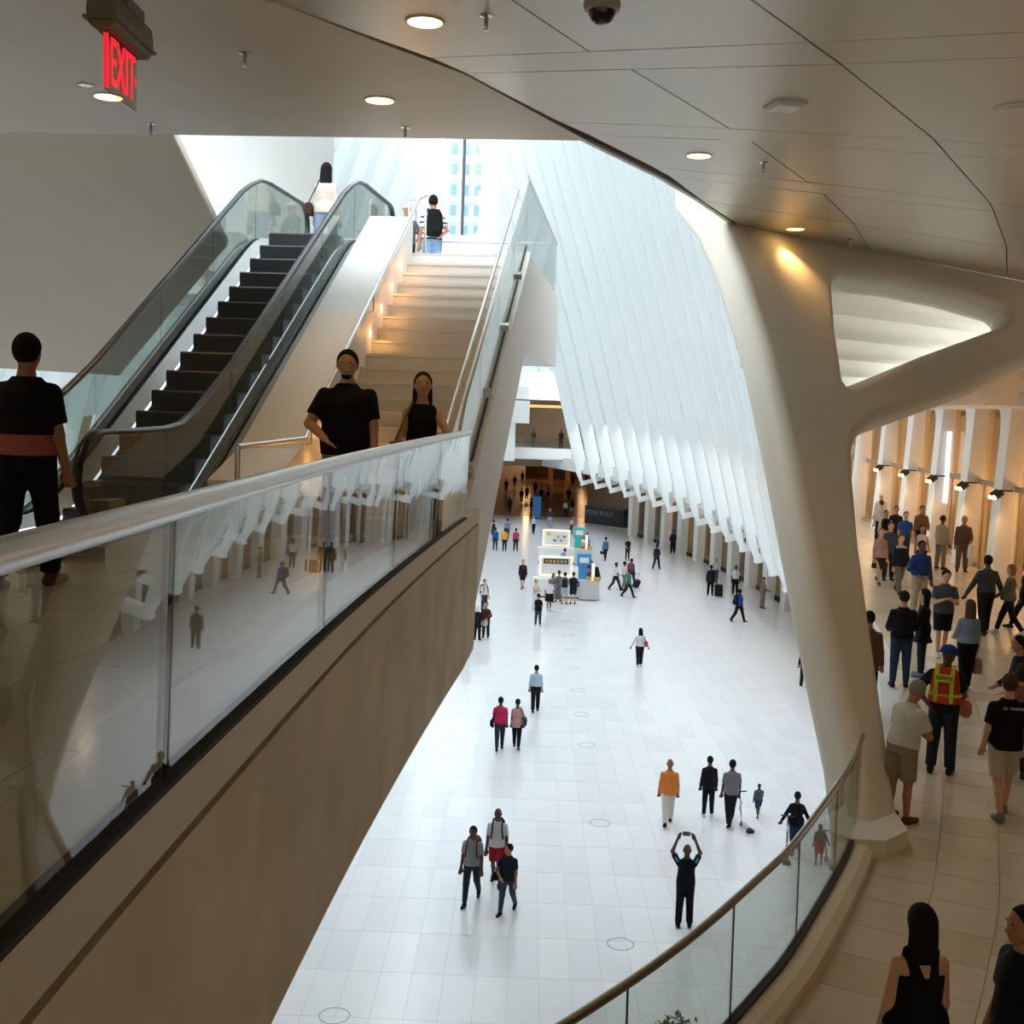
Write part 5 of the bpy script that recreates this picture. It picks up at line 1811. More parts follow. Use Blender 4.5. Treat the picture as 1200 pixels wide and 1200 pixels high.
def kick_scooter(pos, rz, label, hgt=0.85):
    r = empty('kick_scooter', pos, rz, label=label, cat='scooter')
    MB().tube([(0, 0, 0.12), (0, 0.18, hgt)], 0.02, 8).build('stem', M_STEEL, r)
    MB().tube([(-0.17, 0.18, hgt), (0.17, 0.18, hgt)], 0.018, 8).build('handlebar', M_RUBBER, r)
    MB().tube([(0, 0.05, hgt * 0.75), (0.02, 0.2, hgt * 0.45), (0, 0.02, 0.3)], 0.025, 8).build('folded_brace', mat('scooter_white', '#d5d8da', 0.4), r)
    MB().box((0, -0.22, 0.1), (0.11, 0.46, 0.03)).build('deck', M_STEEL, r)
    for y in (0.02, -0.48):
        MB().tube([(-0.02, y, 0.06), (0.02, y, 0.06)], 0.06, 14).build('wheel', M_RUBBER, r)
    MB().box((0, -0.5, 0.05), (0.18, 0.12, 0.08)).build('rear_block', M_RUBBER, r)
    return r

# ------------------------------------------------------------------ the people in the place
G = lambda px, py: on_level(px, py, 0.0)
K = lambda px, py: on_level(px, py, Z_BAL)
DK, BR, GY, WH, BL = '#1a1614', '#3b2a1e', '#8f8b86', '#d8d6d2', '#111114'
JEAN, NAVY = '#2c3a52', '#1c2233'


def head_at(px, py, z_floor, H):
    q = on_level(px, py, z_floor + H)
    return Vector((q.x, q.y, z_floor))


# --- landing and stair
a = person('heavy man in black t-shirt and grey trousers at the foot of the stair', head_at(408, 410, Z_LAND, 1.76), 178, 1.76, 'l', ('short', DK), ('#15161b', 'short', -0.12), ('trousers', '#8b9096'), '#9a9b9c', 'walk', ('down', 'belly'), 0.0115, build=1.6, nod=0.1, stride=0.5)
F = Field()
F.ell(tuple(np.array(a['hp']((0, 0.066, -0.012))) * a['sc']), (0.046, 0.036, 0.03), 0.01)
grown('beard', F, 0.01, cloth(DK), a['body'])
b = person('woman in black sleeveless top beside the heavy man on the stair', head_at(496, 436, Z_LAND, 1.6), 172, 1.6, 'l', ('long', '#2c1f19'), ('#17171c', 'none', -0.1), ('slim', '#2b2d35'), '#2a2a2a', 'walk2', ('reach', 'hold'), 0.0115, fem=True, build=1.1, stride=0.5)
shoulder_bag(b, 1, '#8a8450', 'olive tote bag hanging from the sleeveless woman', 0.34, 0.92, 0.02)
person('person in black over pink top walking to the escalator', (-3.28, 7.5, Z_LAND), 2, 1.68, 'm', ('short', '#14100e'), ('#a8605c', 'none', -0.02), ('trousers', '#121216'), '#7d4a48', 'walk', ('fwd', 'down'), 0.0125, build=1.12, over=('#131316', 'short', 0.12), stride=0.6)

# --- upper landing
p = person('woman in white blouse with long black hair at the escalator head', head_at(383, 187, Z_UP, 1.66), 5, 1.66, 'l', ('long', '#0f0c0c'), ('#b8aea3', 'long', -0.05), ('slim', '#6d7c8e'), '#444444', 'walk', ('down', 'down'), 0.016, fem=True)
shoulder_bag(p, -1, '#3a2620', 'small brown bag of the woman at the escalator head', 0.24, 0.98, -0.02)
M_STR1 = stripes('white_navy_stripes', '#d9dbe2', '#20243a', 3.2, 'Z', 0.72)
M_STR2 = stripes('grey_stripes', '#3c4048', '#6a6d74', 7.0, 'Z', 0.6)
p = person('man in white and navy striped shirt with backpack on upper landing', head_at(508, 229, Z_UP, 1.74), -14, 1.74, 'm', ('short', '#17110f'), (M_STR1, 'short', -0.04), ('trousers', '#7d97b8'), '#55524e', 'stand', ('down', 'behind'), 0.016)
bag_backpack(p, '#101114', 'black backpack on the striped shirt man')
person('person in grey striped shirt and white cap on upper landing', head_at(477, 238, Z_UP, 1.62), 150, 1.62, 'm', ('cap', '#d9d9d6'), (M_STR2, 'short', -0.06), ('shorts', '#171a26'), '#333333', 'stand', ('belly', 'hold'), 0.016, build=1.1)
person('pale dressed visitor seen through the escalator glass on the upper landing', head_at(437, 240, Z_UP, 1.6), -60, 1.6, 'l', ('bob', '#6d5f55'), ('#b9c0c4', 'short'), ('trousers', '#8794a3'), '#777777', 'stand', ('phone', 'phone'), 0.02, fem=True)
ex_ = empty('fire_extinguisher', head_at(351, 262, Z_UP, 1.05), label='red fire extinguisher behind the escalator handrail', cat='extinguisher')
MB().lathe([(0.08, 0.05), (0.085, 0.1), (0.085, 0.65), (0.05, 0.74), (0.03, 0.78)], 14).build('cylinder', mat('red_enamel', '#b01e2c', 0.35), ex_, smooth=True)
MB().box((0.03, 0, 0.82), (0.16, 0.03, 0.05)).build('valve', M_RUBBER, ex_)
MB().box((0, 0, 0.025), (0.22, 0.22, 0.05)).build('stand', M_DARK, ex_)

# --- main floor, nearest first
p = person('man in black raising a phone overhead with both hands', G(801, 1086), 4, 1.74, 'd', ('bald', DK), ('#131519', 'short', -0.08), ('trousers', '#15171c'), '#1a1a1a', 'stand', ('over', 'over'), 0.0165, nod=-0.15)
phone(p, (1, -1), 'phone held overhead by the man in black')
for sd in (1, -1):
    sh, el, wr, d2, f = p['A'][sd]
    MB().tube([tuple((sh + (el - sh) * 0.1 + np.array([0, -0.075, 0.03])) * p['sc']), tuple((sh + (el - sh) * 0.72 + np.array([0, -0.06, 0.0])) * p['sc'])], 0.016, 6).build('sleeve_stripe', cloth('#3f9dc4'), p['tops'][0])
person('man in orange shirt and white trousers', G(782, 966), 2, 1.74, 'b', ('bald', GY), ('#d9803f', 'long', -0.12), ('trousers', '#d3d1cd'), '#1f1c1a', 'walk', ('down', 'down'), 0.018, build=1.15, stride=0.8)
person('young man in black jacket and white shoes', G(829, 957), 0, 1.62, 'd', ('short', BL), ('#17181c', 'long'), ('slim', '#191b20'), '#c9c9c7', 'stand', ('down', 'down'), 0.018, build=0.85)
person('man in grey shirt leading a scooter', G(855, 966), 0, 1.76, 'd', ('short', BL), ('#73757a', 'short', -0.1), ('trousers', '#15161a'), '#202020', 'walk', ('down', 'down'), 0.018)
kick_scooter(G(869, 968), 0.25, 'folded white scooter beside the man in grey shirt')
person('small child in dark hat and blue shorts', G(888, 957), 0, 0.92, 'd', ('cap', '#191a20'), ('#5a5e66', 'long'), ('shorts', '#2f3f66'), '#777777', 'walk', ('down', 'fwd'), 0.016, build=1.15)
person('woman in black top and blue trousers reaching to a child', G(931, 999), 8, 1.56, 'd', ('bun', BL), ('#121317', 'long', -0.12), ('slim', '#252c4a'), '#9a9a9a', 'walk', ('side', 'side'), 0.018, fem=True, build=1.2)
kick_scooter(G(921, 1004), -0.2, 'folded scooter beside the woman in black', 0.95)
person('child in grey shirt and red shorts behind the balcony glass', G(959, 1014), 0, 1.0, 'd', ('short', BL), ('#6a6c70', 'short'), ('shorts', '#b04a44'), '#b5b2ae', 'stand', ('down', 'side'), 0.016, build=1.1)
kick_scooter(G(968, 1010), 0.1, 'small scooter beside the child in red shorts', 0.7)
p = person('bearded man in grey t-shirt with red backpack straps', G(552, 1057), 190, 1.7, 'd', ('short', BL), ('#8b8d8f', 'short', -0.06), ('slim', '#27303f'), '#1d1d1f', 'walk', ('down', 'down'), 0.0165, stride=0.9)
bag_backpack(p, '#6a2a33', 'red strapped backpack on the bearded man')
p = person('tall bald man in white t-shirt and red shorts', G(581, 1036), 184, 1.74, 'd', ('bald', DK), ('#cfd1d3', 'short', -0.06), ('shorts', '#a3222e'), '#2c2c2e', 'walk2', ('down', 'down'), 0.0165, stride=0.6)
bag_backpack(p, '#17181b', 'black backpack on the tall man in red shorts')
p = person('short person in navy t-shirt with small bag glancing aside', G(594, 1069), 200, 1.5, 'm', ('short', BL), ('#1b2132', 'short', -0.1), ('slim', '#3a4a62'), '#1a1a1c', 'walk', ('down', 'belly'), 0.0165, turn=-0.7, stride=0.8)
shoulder_bag(p, 1, '#15161a', 'small black bag of the person in navy t-shirt', 0.22, 0.95, 0.05)
p = person('person in magenta shirt walking away with crossbody bag', G(585, 879), -3, 1.68, 'd', ('short', BL), ('#b0264c', 'short', -0.05), ('slim', '#252c3c'), '#2d2d2d', 'walk', ('down', 'down'), 0.022, stride=0.6)
shoulder_bag(p, -1, '#141414', 'black crossbody bag of the person in magenta', 0.22, 0.9, 0.0)
p = person('woman in dusty pink top and black leggings', G(605, 877), 4, 1.58, 'd', ('bun', BL), ('#b58a8a', 'short', -0.18), ('slim', '#15161b'), '#5a3a34', 'walk2', ('down', 'down'), 0.022, fem=True, build=1.1, stride=0.7)
shoulder_bag(p, 1, '#2f3a5a', 'blue bag of the woman in dusty pink', 0.28, 0.98, 0.0)
p = person('man in pale blue shirt and black trousers walking away', G(627, 834), 0, 1.66, 'm', ('short', BL), ('#a9b8cc', 'long', 0.02), ('trousers', '#17181e'), '#1d1d1d', 'walk', ('down', 'down'), 0.022, stride=0.6)
r = empty('paper_sheet', wpt(p, p['A'][-1][2] + p['A'][-1][3] * 0.12), label='white sheet in the hand of the pale blue shirt man', cat='paper')
MB().box((0, 0.05, -0.05), (0.01, 0.2, 0.14)).build('sheet', M_WHITE, r)
p = person('woman in white top with long black hair and wide black trousers', G(749, 781), -4, 1.62, 'm', ('long', BL), ('#c9c9cb', 'long', -0.02), ('trousers', '#16161a'), '#b5b0aa', 'walk', ('side', 'side'), 0.026, fem=True, build=1.2, stride=0.4)
shoulder_bag(p, 1, '#a83a3c', 'red bag of the woman with long black hair', 0.3, 1.05, 0.0)

# --- group by the stair wall
person('white haired woman in long black coat by the plaster wall', G(559, 750), 20, 1.58, 'l', ('bob', '#d5d3d0'), ('#121216', 'long', -0.3), ('trousers', '#111114'), '#161616', 'stand', ('down', 'hold'), 0.026, fem=True, build=1.2)
p = person('woman in maroon patterned shawl facing the white haired woman', G(569, 747), 195, 1.62, 'l', ('short', BR), ('#4a2528', 'long', -0.15), ('trousers', '#131316'), '#141414', 'stand', ('belly', 'hold'), 0.026, fem=True, build=1.15)
hand_bag(p, -1, '#c9c2b4', 'cream handbag of the woman in maroon shawl', 0.3, 0.22, 0.05)
p = person('man in white shirt with dark backpack behind the shawl woman', G(567, 718), 150, 1.72, 'l', ('short', BR), ('#d6d6d6', 'short'), ('trousers', '#3a3d46'), '#333333', 'stand', ('down', 'down'), 0.03)
bag_backpack(p, '#2f3338', 'dark backpack of the white shirted man by the wall')
person('person in red and pink top half hidden by the plaster wall', G(546, 770), 0, 1.62, 'l', ('short', '#c9c4bd'), ('#c98f92', 'short', -0.08), ('slim', '#27324a'), '#d8d6d2', 'stand', ('down', 'down'), 0.026, over=('#c23544', 'none', 0.34), build=1.1)
p = person('man in black suit jacket and shorts walking alone', G(612, 690), 170, 1.74, 'l', ('short', BR), ('#171a26', 'long', -0.22), ('shorts', '#1b1e2a'), '#2a2a2a', 'walk', ('down', 'down'), 0.03, stride=0.7)
MB().box(tuple(np.array(p['up']((0, 0.155, 1.3))) * p['sc']), (0.05, 0.02, 0.26)).build('tie', cloth('#a32a35'), p['tops'][0])

# --- middle distance rows
person('person in blue t-shirt left of the yellow shirt', G(580, 645), 0, 1.7, 'm', ('short', BL), ('#27479a', 'short'), ('slim', '#2c3a55'), '#222222', 'stand', ('down', 'down'), 0.034)
p = person('person in yellow t-shirt between blue and red shirts', G(591, 646), 2, 1.7, 'm', ('short', BL), ('#e0a320', 'short', -0.06), ('slim', '#17181c'), '#222222', 'walk', ('down', 'down'), 0.034, stride=0.4)
person('person in red t-shirt right of the yellow shirt', G(604, 646), 4, 1.7, 'm', ('short', BL), ('#b23a4a', 'short'), ('slim', '#20252e'), '#222222', 'stand', ('down', 'down'), 0.034)
p = person('walker in white shirt and shorts behind the blue t-shirt', G(578, 634), 0, 1.72, 'l', ('short', BR), ('#cfd0d2', 'short'), ('shorts', '#3a3d46'), '#888888', 'walk', ('down', 'down'), 0.036)
bag_backpack(p, '#26282e', 'dark backpack of the walker behind the blue t-shirt')
person('walker in slate blue shirt behind the yellow t-shirt', G(594, 632), 0, 1.72, 'l', ('short', BL), ('#6f83a0', 'short'), ('trousers', '#2b3344'), '#333333', 'walk2', ('down', 'down'), 0.036)
p = person('woman in lavender top and black trousers facing the hall', G(625, 626), 170, 1.62, 'l', ('bob', BL), ('#c3c1d4', 'none'), ('slim', '#15161a'), '#222222', 'walk', ('side', 'down'), 0.036, fem=True, stride=0.5)
person('man in dark jacket and pale jeans standing with feet apart', G(644, 618), 185, 1.72, 'l', ('short', BR), ('#2a2e3c', 'long'), ('trousers', '#8c9bb0'), '#222222', 'stand', ('hold', 'down'), 0.036)
person('pale shirted visitor walking into the passage', G(662, 607), 0, 1.74, 'm', ('short', BL), ('#b9b2aa', 'short'), ('trousers', '#26272d'), '#222222', 'stand', ('down', 'down'), 0.036)
person('visitor in black top and khaki skirt at the passage mouth', G(670, 605), 0, 1.66, 'd', ('afro', BL), ('#151517', 'short'), ('skirt', '#a59a88'), '#333333', 'stand', ('down', 'down'), 0.036, fem=True)
person('woman in cream top stooping behind the teal sign', G(669, 626), 150, 1.6, 'l', ('long', '#5a4030'), ('#c9b4a4', 'short'), ('slim', '#3a3036'), '#333333', 'stand', ('hold', 'down'), 0.036, fem=True, lean=0.4)
# kiosk customers
person('customer in long grey coat at the blue kiosk', G(654, 705), 10, 1.72, 'm', ('short', BR), ('#77767a', 'long', -0.1), ('robe', '#77767a'), '#1c1c1c', 'stand', ('hold', 'hold'), 0.03, fem=True, build=1.1)
p = person('customer in grey shirt and pale blue shorts with black backpack', G(661, 708), 4, 1.74, 'l', ('short', BL), ('#8d8f94', 'short'), ('shorts', '#a8bcc8'), '#2a2a2a', 'stand', ('hold', 'hold'), 0.03)
bag_backpack(p, '#26282e', 'black backpack of the kiosk customer in pale blue shorts')
p = person('customer in black shirt and shorts beside the kiosk block', G(671, 708), 2, 1.76, 'l', ('short', BL), ('#22242a', 'short'), ('shorts', '#23262d'), '#1d1d1d', 'stand', ('hold', 'down'), 0.03)
shoulder_bag(p, 1, '#2346a8', 'bright blue bag of the kiosk customer in black', 0.36, 1.1, -0.05)
person('customer in mauve top leaning over the kiosk counter', G(646, 706), 30, 1.62, 'l', ('long', '#7a5a44'), ('#6a6286', 'short'), ('slim', '#2a2a33'), '#333333', 'stand', ('hold', 'hold'), 0.032, fem=True, lean=0.25)
person('white haired man in white shirt and black skirt like shorts', G(643, 716), 175, 1.72, 'b', ('short', '#d8d5d0'), ('#d6d6d8', 'short', 0.0), ('skirt', '#16161a'), '#d0cdc8', 'walk', ('down', 'down'), 0.03, build=1.15, stride=0.4)
person('woman in black top and blue jeans before the kiosk', G(630, 734), 10, 1.6, 'm', ('short', BL), ('#141417', 'short', -0.12), ('slim', '#2e3d58'), '#d0cec9', 'stand', ('hold', 'hold'), 0.026, fem=True)
person('person in white robe with folded arms before the kiosk', G(627, 716), 150, 1.66, 'l', ('short', '#6a4030'), ('#d9d4d0', 'none', -0.05), ('robe', '#d6d4d2'), '#c9c9c9', 'stand', ('cross', 'cross'), 0.03, fem=True)
person('man in blue shirt crouching at the teal kiosk', G(657, 664), 60, 1.72, 'm', ('short', BL), ('#6c8fc4', 'long'), ('trousers', '#1a1c24'), '#1a1a1a', 'crouch', ('hold', 'hold'), 0.032, lean=0.5)
p = person('man in pale blue shirt with straps walking towards the kiosks', G(687, 652), 185, 1.74, 'm', ('short', BL), ('#9fb4d2', 'short'), ('trousers', '#62625f'), '#3a352f', 'stand', ('down', 'down'), 0.034)
bag_backpack(p, '#2c3550', 'navy backpack of the man walking towards the kiosks')
p = person('person in denim jacket and black trousers with dark bag', G(709, 657), -20, 1.68, 'm', ('short', BL), ('#4a7399', 'long', -0.08), ('slim', '#15161b'), '#222222', 'walk', ('down', 'down'), 0.034, stride=0.5)
hand_bag(p, -1, '#15161a', 'dark bag of the person in denim jacket', 0.3, 0.2, 0.04)
person('person dressed all in black nearest the dark desk', G(735, 657), 165, 1.68, 'l', ('short', '#6a3a2a'), ('#191a1f', 'short'), ('slim', '#26262c'), '#222222', 'stand', ('down', 'hold'), 0.034, build=0.9)
person('man in green and black pulling a suitcase behind the blue sign', G(689, 681), -40, 1.78, 'm', ('short', '#8c8780'), ('#2f7a4c', 'short'), ('trousers', '#15161a'), '#151515', 'walk', ('down', 'pull'), 0.032)
suitcase(G(699, 681), 0.5, '#17181b', 'large black suitcase tilted behind the man in green', 0.85, 0.55, 0.34, -0.5)
# travellers with luggage
person('man in white polo and black trousers among the travellers', G(721, 692), 70, 1.72, 'd', ('short', BL), ('#d0d0d2', 'short'), ('trousers', '#14151a'), '#151515', 'walk', ('hold', 'down'), 0.03, build=1.1)
person('traveller in cream shirt with black hair', G(731, 691), 60, 1.68, 'd', ('afro', BL), ('#cdc8c0', 'short'), ('trousers', '#7d766a'), '#222222', 'walk2', ('down', 'down'), 0.03, stride=0.5)
p = person('traveller in purple wearing a red backpack', G(739, 686), 40, 1.7, 'd', ('short', BL), ('#5a4a78', 'short'), ('trousers', '#23242b'), '#222222', 'walk', ('down', 'down'), 0.03)
bag_backpack(p, '#a33243', 'red backpack of the traveller in purple')
person('traveller in green and blue shirt walking ahead of the others', G(736, 700), 80, 1.66, 'd', ('short', BL), ('#2c8a63', 'short', -0.05), ('trousers', '#1a1b22'), '#1a1a1a', 'walk', ('down', 'pull'), 0.03, over=('#4a6aa8', 'none', 0.3))
suitcase(G(744, 689), 0.8, '#2a2d36', 'dark wheeled bag behind the traveller in green', 0.5, 0.4, 0.28, 0.4)
person('man in navy suit striding past the shop columns', G(769, 667), 30, 1.76, 'd', ('short', BL), ('#1b2338', 'long', -0.15), ('trousers', '#181d2e'), '#111111', 'walk', ('down', 'behind'), 0.032)
person('guard in dark suit standing against a shop column', G(788, 649), 200, 1.8, 'd', ('short', BL), ('#1c2430', 'long', -0.15), ('trousers', '#181c26'), '#111111', 'stand', ('hold', 'hold'), 0.034)
person('man in black suit with a black suitcase by the shops', G(832, 698), 15, 1.8, 'd', ('short', BL), ('#14151b', 'long', -0.2), ('trousers', '#14151b'), '#111111', 'stand', ('down', 'down'), 0.03, build=1.15)
suitcase(G(842, 700), -0.5, '#1b1c20', 'upright black suitcase beside the suited man', 0.72, 0.44, 0.28, 0.12)
person('woman in pale blue shirt behind the suited man', G(838, 684), 190, 1.62, 'l', ('long', '#8a6a4c'), ('#a9b6c8', 'short'), ('slim', '#3a4048'), '#333333', 'stand', ('down', 'down'), 0.032, fem=True)
person('man in white shirt and black trousers facing the hall', G(861, 697), 185, 1.74, 'd', ('short', BL), ('#d2d2d2', 'short'), ('trousers', '#15161a'), '#111111', 'stand', ('down', 'down'), 0.028, build=1.1)
p = person('man in bright blue shirt and black trousers striding right', G(865, 729), 62, 1.76, 'd', ('short', BL), ('#2744a0', 'short', -0.05), ('trousers', '#14151a'), '#111111', 'walk', ('hold', 'down'), 0.028)
bag_backpack(p, '#16171b', 'black backpack of the striding man in bright blue')
M_CAMO = mat('camouflage', '#7d7a64', 0.9, noise=0.5, nscale=9)
person('soldier in camouflage uniform standing by the big column', G(893, 713), 80, 1.76, 'm', ('cap', '#5a5846'), (M_CAMO, 'long', -0.12), ('trousers', M_CAMO), '#6a5c48', 'stand', ('hold', 'hold'), 0.026, build=1.1)
person('person in dark clothes half hidden behind the big column', G(942, 804), 0, 1.7, 'm', ('short', BL), ('#1a1b20', 'long'), ('trousers', '#1a1c22'), '#151515', 'stand', ('down', 'down'), 0.026)

# --- far passage and far gallery
PASS = [((593, 577), 'far walker under the passage ceiling left of the group', '#2a2522', 0, 'stand'), ((603, 571), 'far dark walker deep in the passage', '#1c1b1f', 0, 'walk'), ((612, 566), 'farthest dark walker in the passage', '#1a1a1d', 180, 'stand'),
        ((611, 589), 'person in dark coat at the centre of the passage group', '#16161a', 0, 'walk'), ((617, 586), 'person in slate top beside the dark coat in the passage', '#3a3c46', 0, 'stand'), ((627, 580), 'woman in black dress walking in the passage', '#141417', 180, 'walk'),
        ((597, 601), 'person in teal jacket standing at the passage mouth', '#27353c', 180, 'stand'), ((622, 604), 'person in black beside the blue banner', '#17171b', 90, 'stand'), ((642, 585), 'person in pale top and black trousers in the passage', '#a89c92', 180, 'stand'),
        ((666, 588), 'dark figure by the passage stair wall', '#1a181a', 0, 'walk'), ((671, 570), 'dark figure behind the passage stair wall', '#1b1a1c', 180, 'stand'), ((634, 588), 'person in navy close behind the blue banner', '#1b2030', 0, 'stand')]
for (pt, lab, colr, hd, lg) in PASS:
    person(lab, G(*pt), hd, 1.72, 'd' if hd else 'm', ('short', BL), (colr, 'long', -0.05), ('trousers', '#1a1a1e'), '#161616', lg, ('down', 'down'), 0.045)
ZG = 6.9
person('person in patterned shirt at the far gallery rail', Vector((0.45, 107.0, ZG)), 180, 1.72, 'd', ('short', BL), ('#4a4636', 'short'), ('trousers', '#6a6152'), '#222222', 'stand', ('hold', 'hold'), 0.045)
person('person in black t-shirt leaning at the far gallery rail', Vector((3.0, 107.0, ZG)), 170, 1.76, 'd', ('short', BL), ('#141519', 'short'), ('trousers', '#2a2b30'), '#222222', 'stand', ('down', 'down'), 0.045)
for k, (dx, lab) in enumerate([(-1.6, 'clerk at the left end of the dark desk'), (0.0, 'clerk standing in the middle of the dark desk'), (0.9, 'clerk in grey behind the dark desk'), (1.9, 'clerk at the end of the dark desk nearest the column')]):
    rr = Matrix.Rotation(-0.82, 3, 'Z') @ Vector((dx, 1.05, 0))
    person(lab, (7.55 + rr.x, 106.3 + rr.y, 0), 200, 1.7, 'm', ('short', BL), (['#1c1b1e', '#19191d', '#5a5650', '#222024'][k], 'long'), ('trousers', '#1a1a1e'), '#161616', 'stand', ('hold', 'hold'), 0.045)

# --- balcony, nearest first
p = person('woman with long dark hair in black tank top on the balcony', head_at(1082, 1062, Z_BAL, 1.66), -6, 1.66, 'l', ('long', '#1c1412'), ('#111114', 'tank', -0.1), ('slim', '#1a1c24'), '#222222', 'stand', ('down', 'down'), 0.0115, fem=True, build=1.25)
p = person('man in dark t-shirt in profile at the lower right edge', head_at(1204, 1064, Z_BAL, 1.72), -95, 1.72, 'm', ('short', '#15100e'), ('#16171c', 'short', -0.08), ('trousers', '#20222a'), '#222222', 'stand', ('down', 'down'), 0.0115, build=1.15)
p = person('man in black polo and beige shorts walking along the balcony', K(1172, 957), 4, 1.76, 'l', ('short', '#4a3424'), ('#101114', 'short', -0.1), ('shorts', '#b8ab98'), '#77736c', 'walk', ('down', 'down'), 0.0125, build=1.1, stride=0.6)
q = wpt(p, p['up']((0.02, -0.158, 1.37)))
text_obj('shirt_print', 'ITI  TWISTERS', 0.045, tuple(np.array(p['up']((0.03, -0.150, 1.36))) * p['sc']), (1, 0, 0), (0, 0.0, 1), M_WHITE, p['tops'][0])
p = person('construction worker in blue helmet and orange vest', K(1101, 906), 28, 1.74, 'd', ('helmet', '#2a3f8c'), ('#20242e', 'short', -0.02), ('trousers', '#232b38'), '#2a251f', 'stand', ('hip', 'hold'), 0.0125, build=1.15, over=('#c4432c', 'none', 0.03), turn=-0.4, nod=0.25)
M_YEL = mat('reflective_yellow', '#c3cf2e', 0.5)
for t0, t1 in ((0.12, 0.165),):
    F = Field()
    pr = p['sc']
    F.loft(tuple(np.array(p['pel']) * pr), (0, 0, 1), (1, 0, 0), [(t0 * pr, 0.222 * pr, 0.165 * pr), (t1 * pr, 0.222 * pr, 0.165 * pr)], 0.01)
    grown('reflective_band', F, 0.0125, M_YEL, p['tops'][1])
for sd in (1, -1):
    pts = [np.array(p['up']((sd * 0.10, y, z))) * p['sc'] for y, z in ((-0.158, 1.0), (-0.165, 1.15), (-0.172, 1.28), (-0.165, 1.38), (-0.11, 1.475), (0.0, 1.49), (0.10, 1.44))]
    rings = [[q_ + np.array([dx, 0, 0]) + np.array([0, dy, 0]) for dx, dy in ((-0.025, -0.006), (0.025, -0.006), (0.025, 0.01), (-0.025, 0.01))] for q_ in pts]
    MB().sweep(rings).build('reflective_brace', M_YEL, p['tops'][1])
MB().box(tuple(np.array(p['up']((0.0, -0.178, 1.33))) * p['sc']), (0.2, 0.02, 0.1)).build('back_patch', M_YEL, p['tops'][1])
text_obj('patch_print', 'SAFETY', 0.06, tuple(np.array(p['up']((0.0, -0.192, 1.33))) * p['sc']), (1, 0, 0), (0, 0, 1), M_DARK, p['tops'][1])
r = empty('folded_vest', wpt(p, p['A'][1][2] + np.array([0.05, 0.05, -0.1])), label='pink vest bundle held by the construction worker', cat='clothing')
MB().sweep([[(0.09 * k * math.cos(t), 0.05 * k * math.sin(t), z) for t in [i * 0.7854 for i in range(8)]] for z, k in ((-0.16, 0.6), (-0.1, 1.0), (0.02, 0.9), (0.08, 0.4))]).build('cloth_fold', cloth('#d07a68'), r, smooth=True)
person('older man in white shirt and khaki shorts bent by the column', K(1052, 962), 60, 1.7, 'm', ('short', '#8c857c'), ('#c9c5bd', 'short', -0.02), ('shorts', '#8f836f'), '#5a3a2c', 'stand', ('hold', 'cross'), 0.0125, build=1.25, lean=0.22, nod=0.5)
person('person in black hoodie and blue jeans with back turned', K(1053, 805), 8, 1.72, 'l', ('short', '#221812'), ('#15161a', 'long', -0.05), ('slim', '#2b3a52'), '#26262a', 'stand', ('hold', 'hold'), 0.016, build=1.15)
person('woman in black coat with long hair looking at her phone', K(1078, 793), -60, 1.64, 'l', ('long', '#14100f'), ('#17181d', 'long', -0.25), ('slim', '#222a3a'), '#6d7c98', 'stand', ('phone', 'phone'), 0.016, fem=True)
person('bearded man in grey t-shirt and black shorts using a phone', K(1102, 769), 185, 1.78, 'l', ('short', '#2c1f18'), ('#4a4d52', 'short', -0.08), ('shorts', '#15171c'), '#c9c6c0', 'walk', ('phone', 'phone'), 0.016, build=1.1, nod=0.35, stride=0.4)
p = person('woman in denim jacket and black leggings carrying a tan bag', K(1130, 812), 0, 1.66, 'l', ('long', '#5a4636'), ('#7d90a6', 'long', 0.0), ('slim', '#15161a'), '#b5aa98', 'walk', ('hold', 'down'), 0.016, fem=True, stride=0.5)
hand_bag(p, 1, '#a07a5a', 'tan handbag of the woman in denim jacket', 0.26, 0.26, 0.08)
person('man in dark grey shirt and black trousers walking away', K(1152, 744), -4, 1.8, 'd', ('short', BL), ('#3a3c42', 'long', 0.0), ('trousers', '#14151a'), '#2c2018', 'walk', ('side', 'side'), 0.02, build=1.15, stride=0.4)
person('woman in grey cardigan and black leggings stepping left', K(1180, 744), -55, 1.64, 'l', ('bob', '#8a6242'), ('#5c5a58', 'long', -0.08), ('slim', '#17181c'), '#c9c4bc', 'walk', ('fwd', 'down'), 0.02, fem=True, stride=0.9)
person('woman in black beside the grey cardigan at the picture edge', K(1199, 738), -60, 1.64, 'd', ('bob', BL), ('#141518', 'long', -0.12), ('slim', '#141518'), '#1c1c1c', 'walk', ('down', 'down'), 0.02, fem=True)
person('person in black leaning in at the right edge above the polo man', head_at(1206, 745, Z_BAL, 1.7), -90, 1.7, 'm', ('short', BL), ('#141519', 'long', -0.1), ('trousers', '#17181c'), '#1c1c1c', 'stand', ('hold', 'hold'), 0.016, build=1.2, lean=0.2)
p = person('person raising a pink phone beside the polo man', head_at(1199, 778, Z_BAL, 1.55), 30, 1.55, 'l', ('bob', '#3a2820'), ('#8a5a4a', 'short'), ('slim', '#2a2a30'), '#333333', 'stand', ('phone', 'phone'), 0.016, fem=True)
r = phone(p, (-1,), 'pink cased phone raised beside the polo man')
person('person in brown coat squeezed behind the big column', K(1012, 838), 20, 1.68, 'm', ('short', BL), ('#6a4a3a', 'long', -0.2), ('trousers', '#2a2420'), '#222222', 'stand', ('down', 'down'), 0.016)
p = person('tall man in blue sweater and khaki trousers', K(1075, 722), 175, 1.84, 'd', ('short', BL), ('#1d3568', 'long', 0.0), ('trousers', '#a3957c'), '#3a2e24', 'stand', ('down', 'belly'), 0.02, build=1.15)
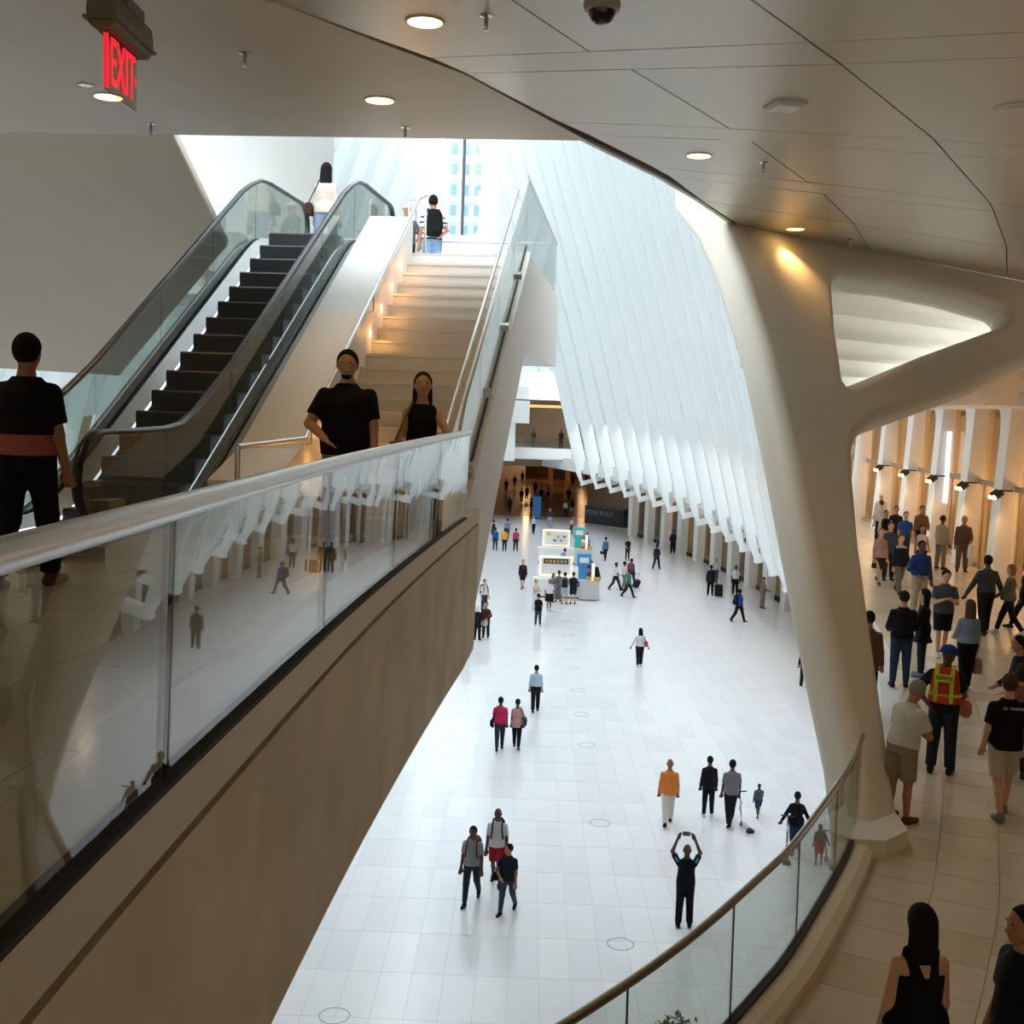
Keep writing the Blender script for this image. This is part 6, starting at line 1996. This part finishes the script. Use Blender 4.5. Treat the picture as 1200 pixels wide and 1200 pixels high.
person('woman in navy coat with pale scarf walking forward', K(1052, 696), 175, 1.68, 'l', ('short', '#6a4a34'), ('#1c212c', 'long', -0.1), ('trousers', '#6d6558'), '#4a4038', 'walk', ('hold', 'down'), 0.022, fem=True, build=1.2, over=('#a39a90', 'none', 0.42))
person('woman in pink scarf and long dark skirt next to the column', K(1029, 684), 178, 1.66, 'l', ('bob', '#8a5a3c'), ('#b08a7c', 'long', -0.2), ('skirt', '#2c2a26'), '#5a4a3e', 'walk', ('down', 'down'), 0.022, fem=True)
person('person in slate jacket carrying a black bag in the crowd', K(1040, 680), 178, 1.72, 'l', ('short', '#5a4636'), ('#3d4a5c', 'long', -0.15), ('trousers', '#2a2a2c'), '#333333', 'stand', ('down', 'down'), 0.022, build=1.2)
person('woman in black jacket over white top in the crowd', K(1077, 680), 180, 1.66, 'm', ('long', '#17100e'), ('#c9c6c2', 'none', 0.0), ('slim', '#1a1a1e'), '#222222', 'stand', ('hold', 'down'), 0.022, fem=True)
person('man in bright blue t-shirt in the balcony crowd', K(1058, 662), 180, 1.76, 'l', ('short', '#4a3526'), ('#2c5490', 'short'), ('trousers', '#3a3c44'), '#333333', 'stand', ('down', 'down'), 0.024)
person('person in brown and orange jacket at the back of the crowd', K(1077, 652), 185, 1.78, 'm', ('short', BL), ('#7a5236', 'long', -0.05), ('trousers', '#2a2620'), '#333333', 'stand', ('hold', 'down'), 0.024)
person('person in white shirt and black waistcoat in the crowd', K(1035, 657), 178, 1.7, 'm', ('short', BL), ('#b9b4ac', 'long'), ('trousers', '#26262a'), '#222222', 'stand', ('down', 'down'), 0.024, over=('#18181b', 'none', 0.1))
person('dark haired person in black behind the blue t-shirt', K(1047, 652), 185, 1.76, 'm', ('short', BL), ('#26231f', 'long'), ('trousers', '#2a2826'), '#222222', 'stand', ('down', 'down'), 0.024)
person('person in white shirt and black trousers with back turned in crowd', K(1030, 640), 0, 1.74, 'l', ('short', '#4a3a2c'), ('#b5ada0', 'short'), ('trousers', '#1a1a1c'), '#222222', 'stand', ('down', 'down'), 0.026)
person('person in white cap at the rear of the balcony crowd', K(1030, 630), 0, 1.8, 'm', ('cap', '#c4beb2'), ('#b8b0a2', 'short'), ('trousers', '#2a2a2c'), '#222222', 'stand', ('down', 'down'), 0.028)
person('person in tan suit and waistcoat standing by a shop column', K(1101, 667), 60, 1.74, 'd', ('short', '#2c221c'), ('#9a8a74', 'long', -0.15), ('trousers', '#7d6e5a'), '#3a3028', 'stand', ('down', 'down'), 0.022, build=1.1)
p = person('grey haired man in brown sweater holding a white bag', K(1126, 670), 190, 1.78, 'm', ('short', '#a8a098'), ('#5c4634', 'long', -0.05), ('trousers', '#6a5238'), '#2a2018', 'stand', ('hold', 'down'), 0.022, build=1.2)
r = hand_bag(p, -1, '#d8d2ca', 'white shopping bag with red print held by the grey haired man', 0.34, 0.4, 0.08)
MB().box((-0.072, 0, -0.3), (0.01, 0.16, 0.12)).build('red_print', mat('red_print', '#b0403a', 0.6), r)
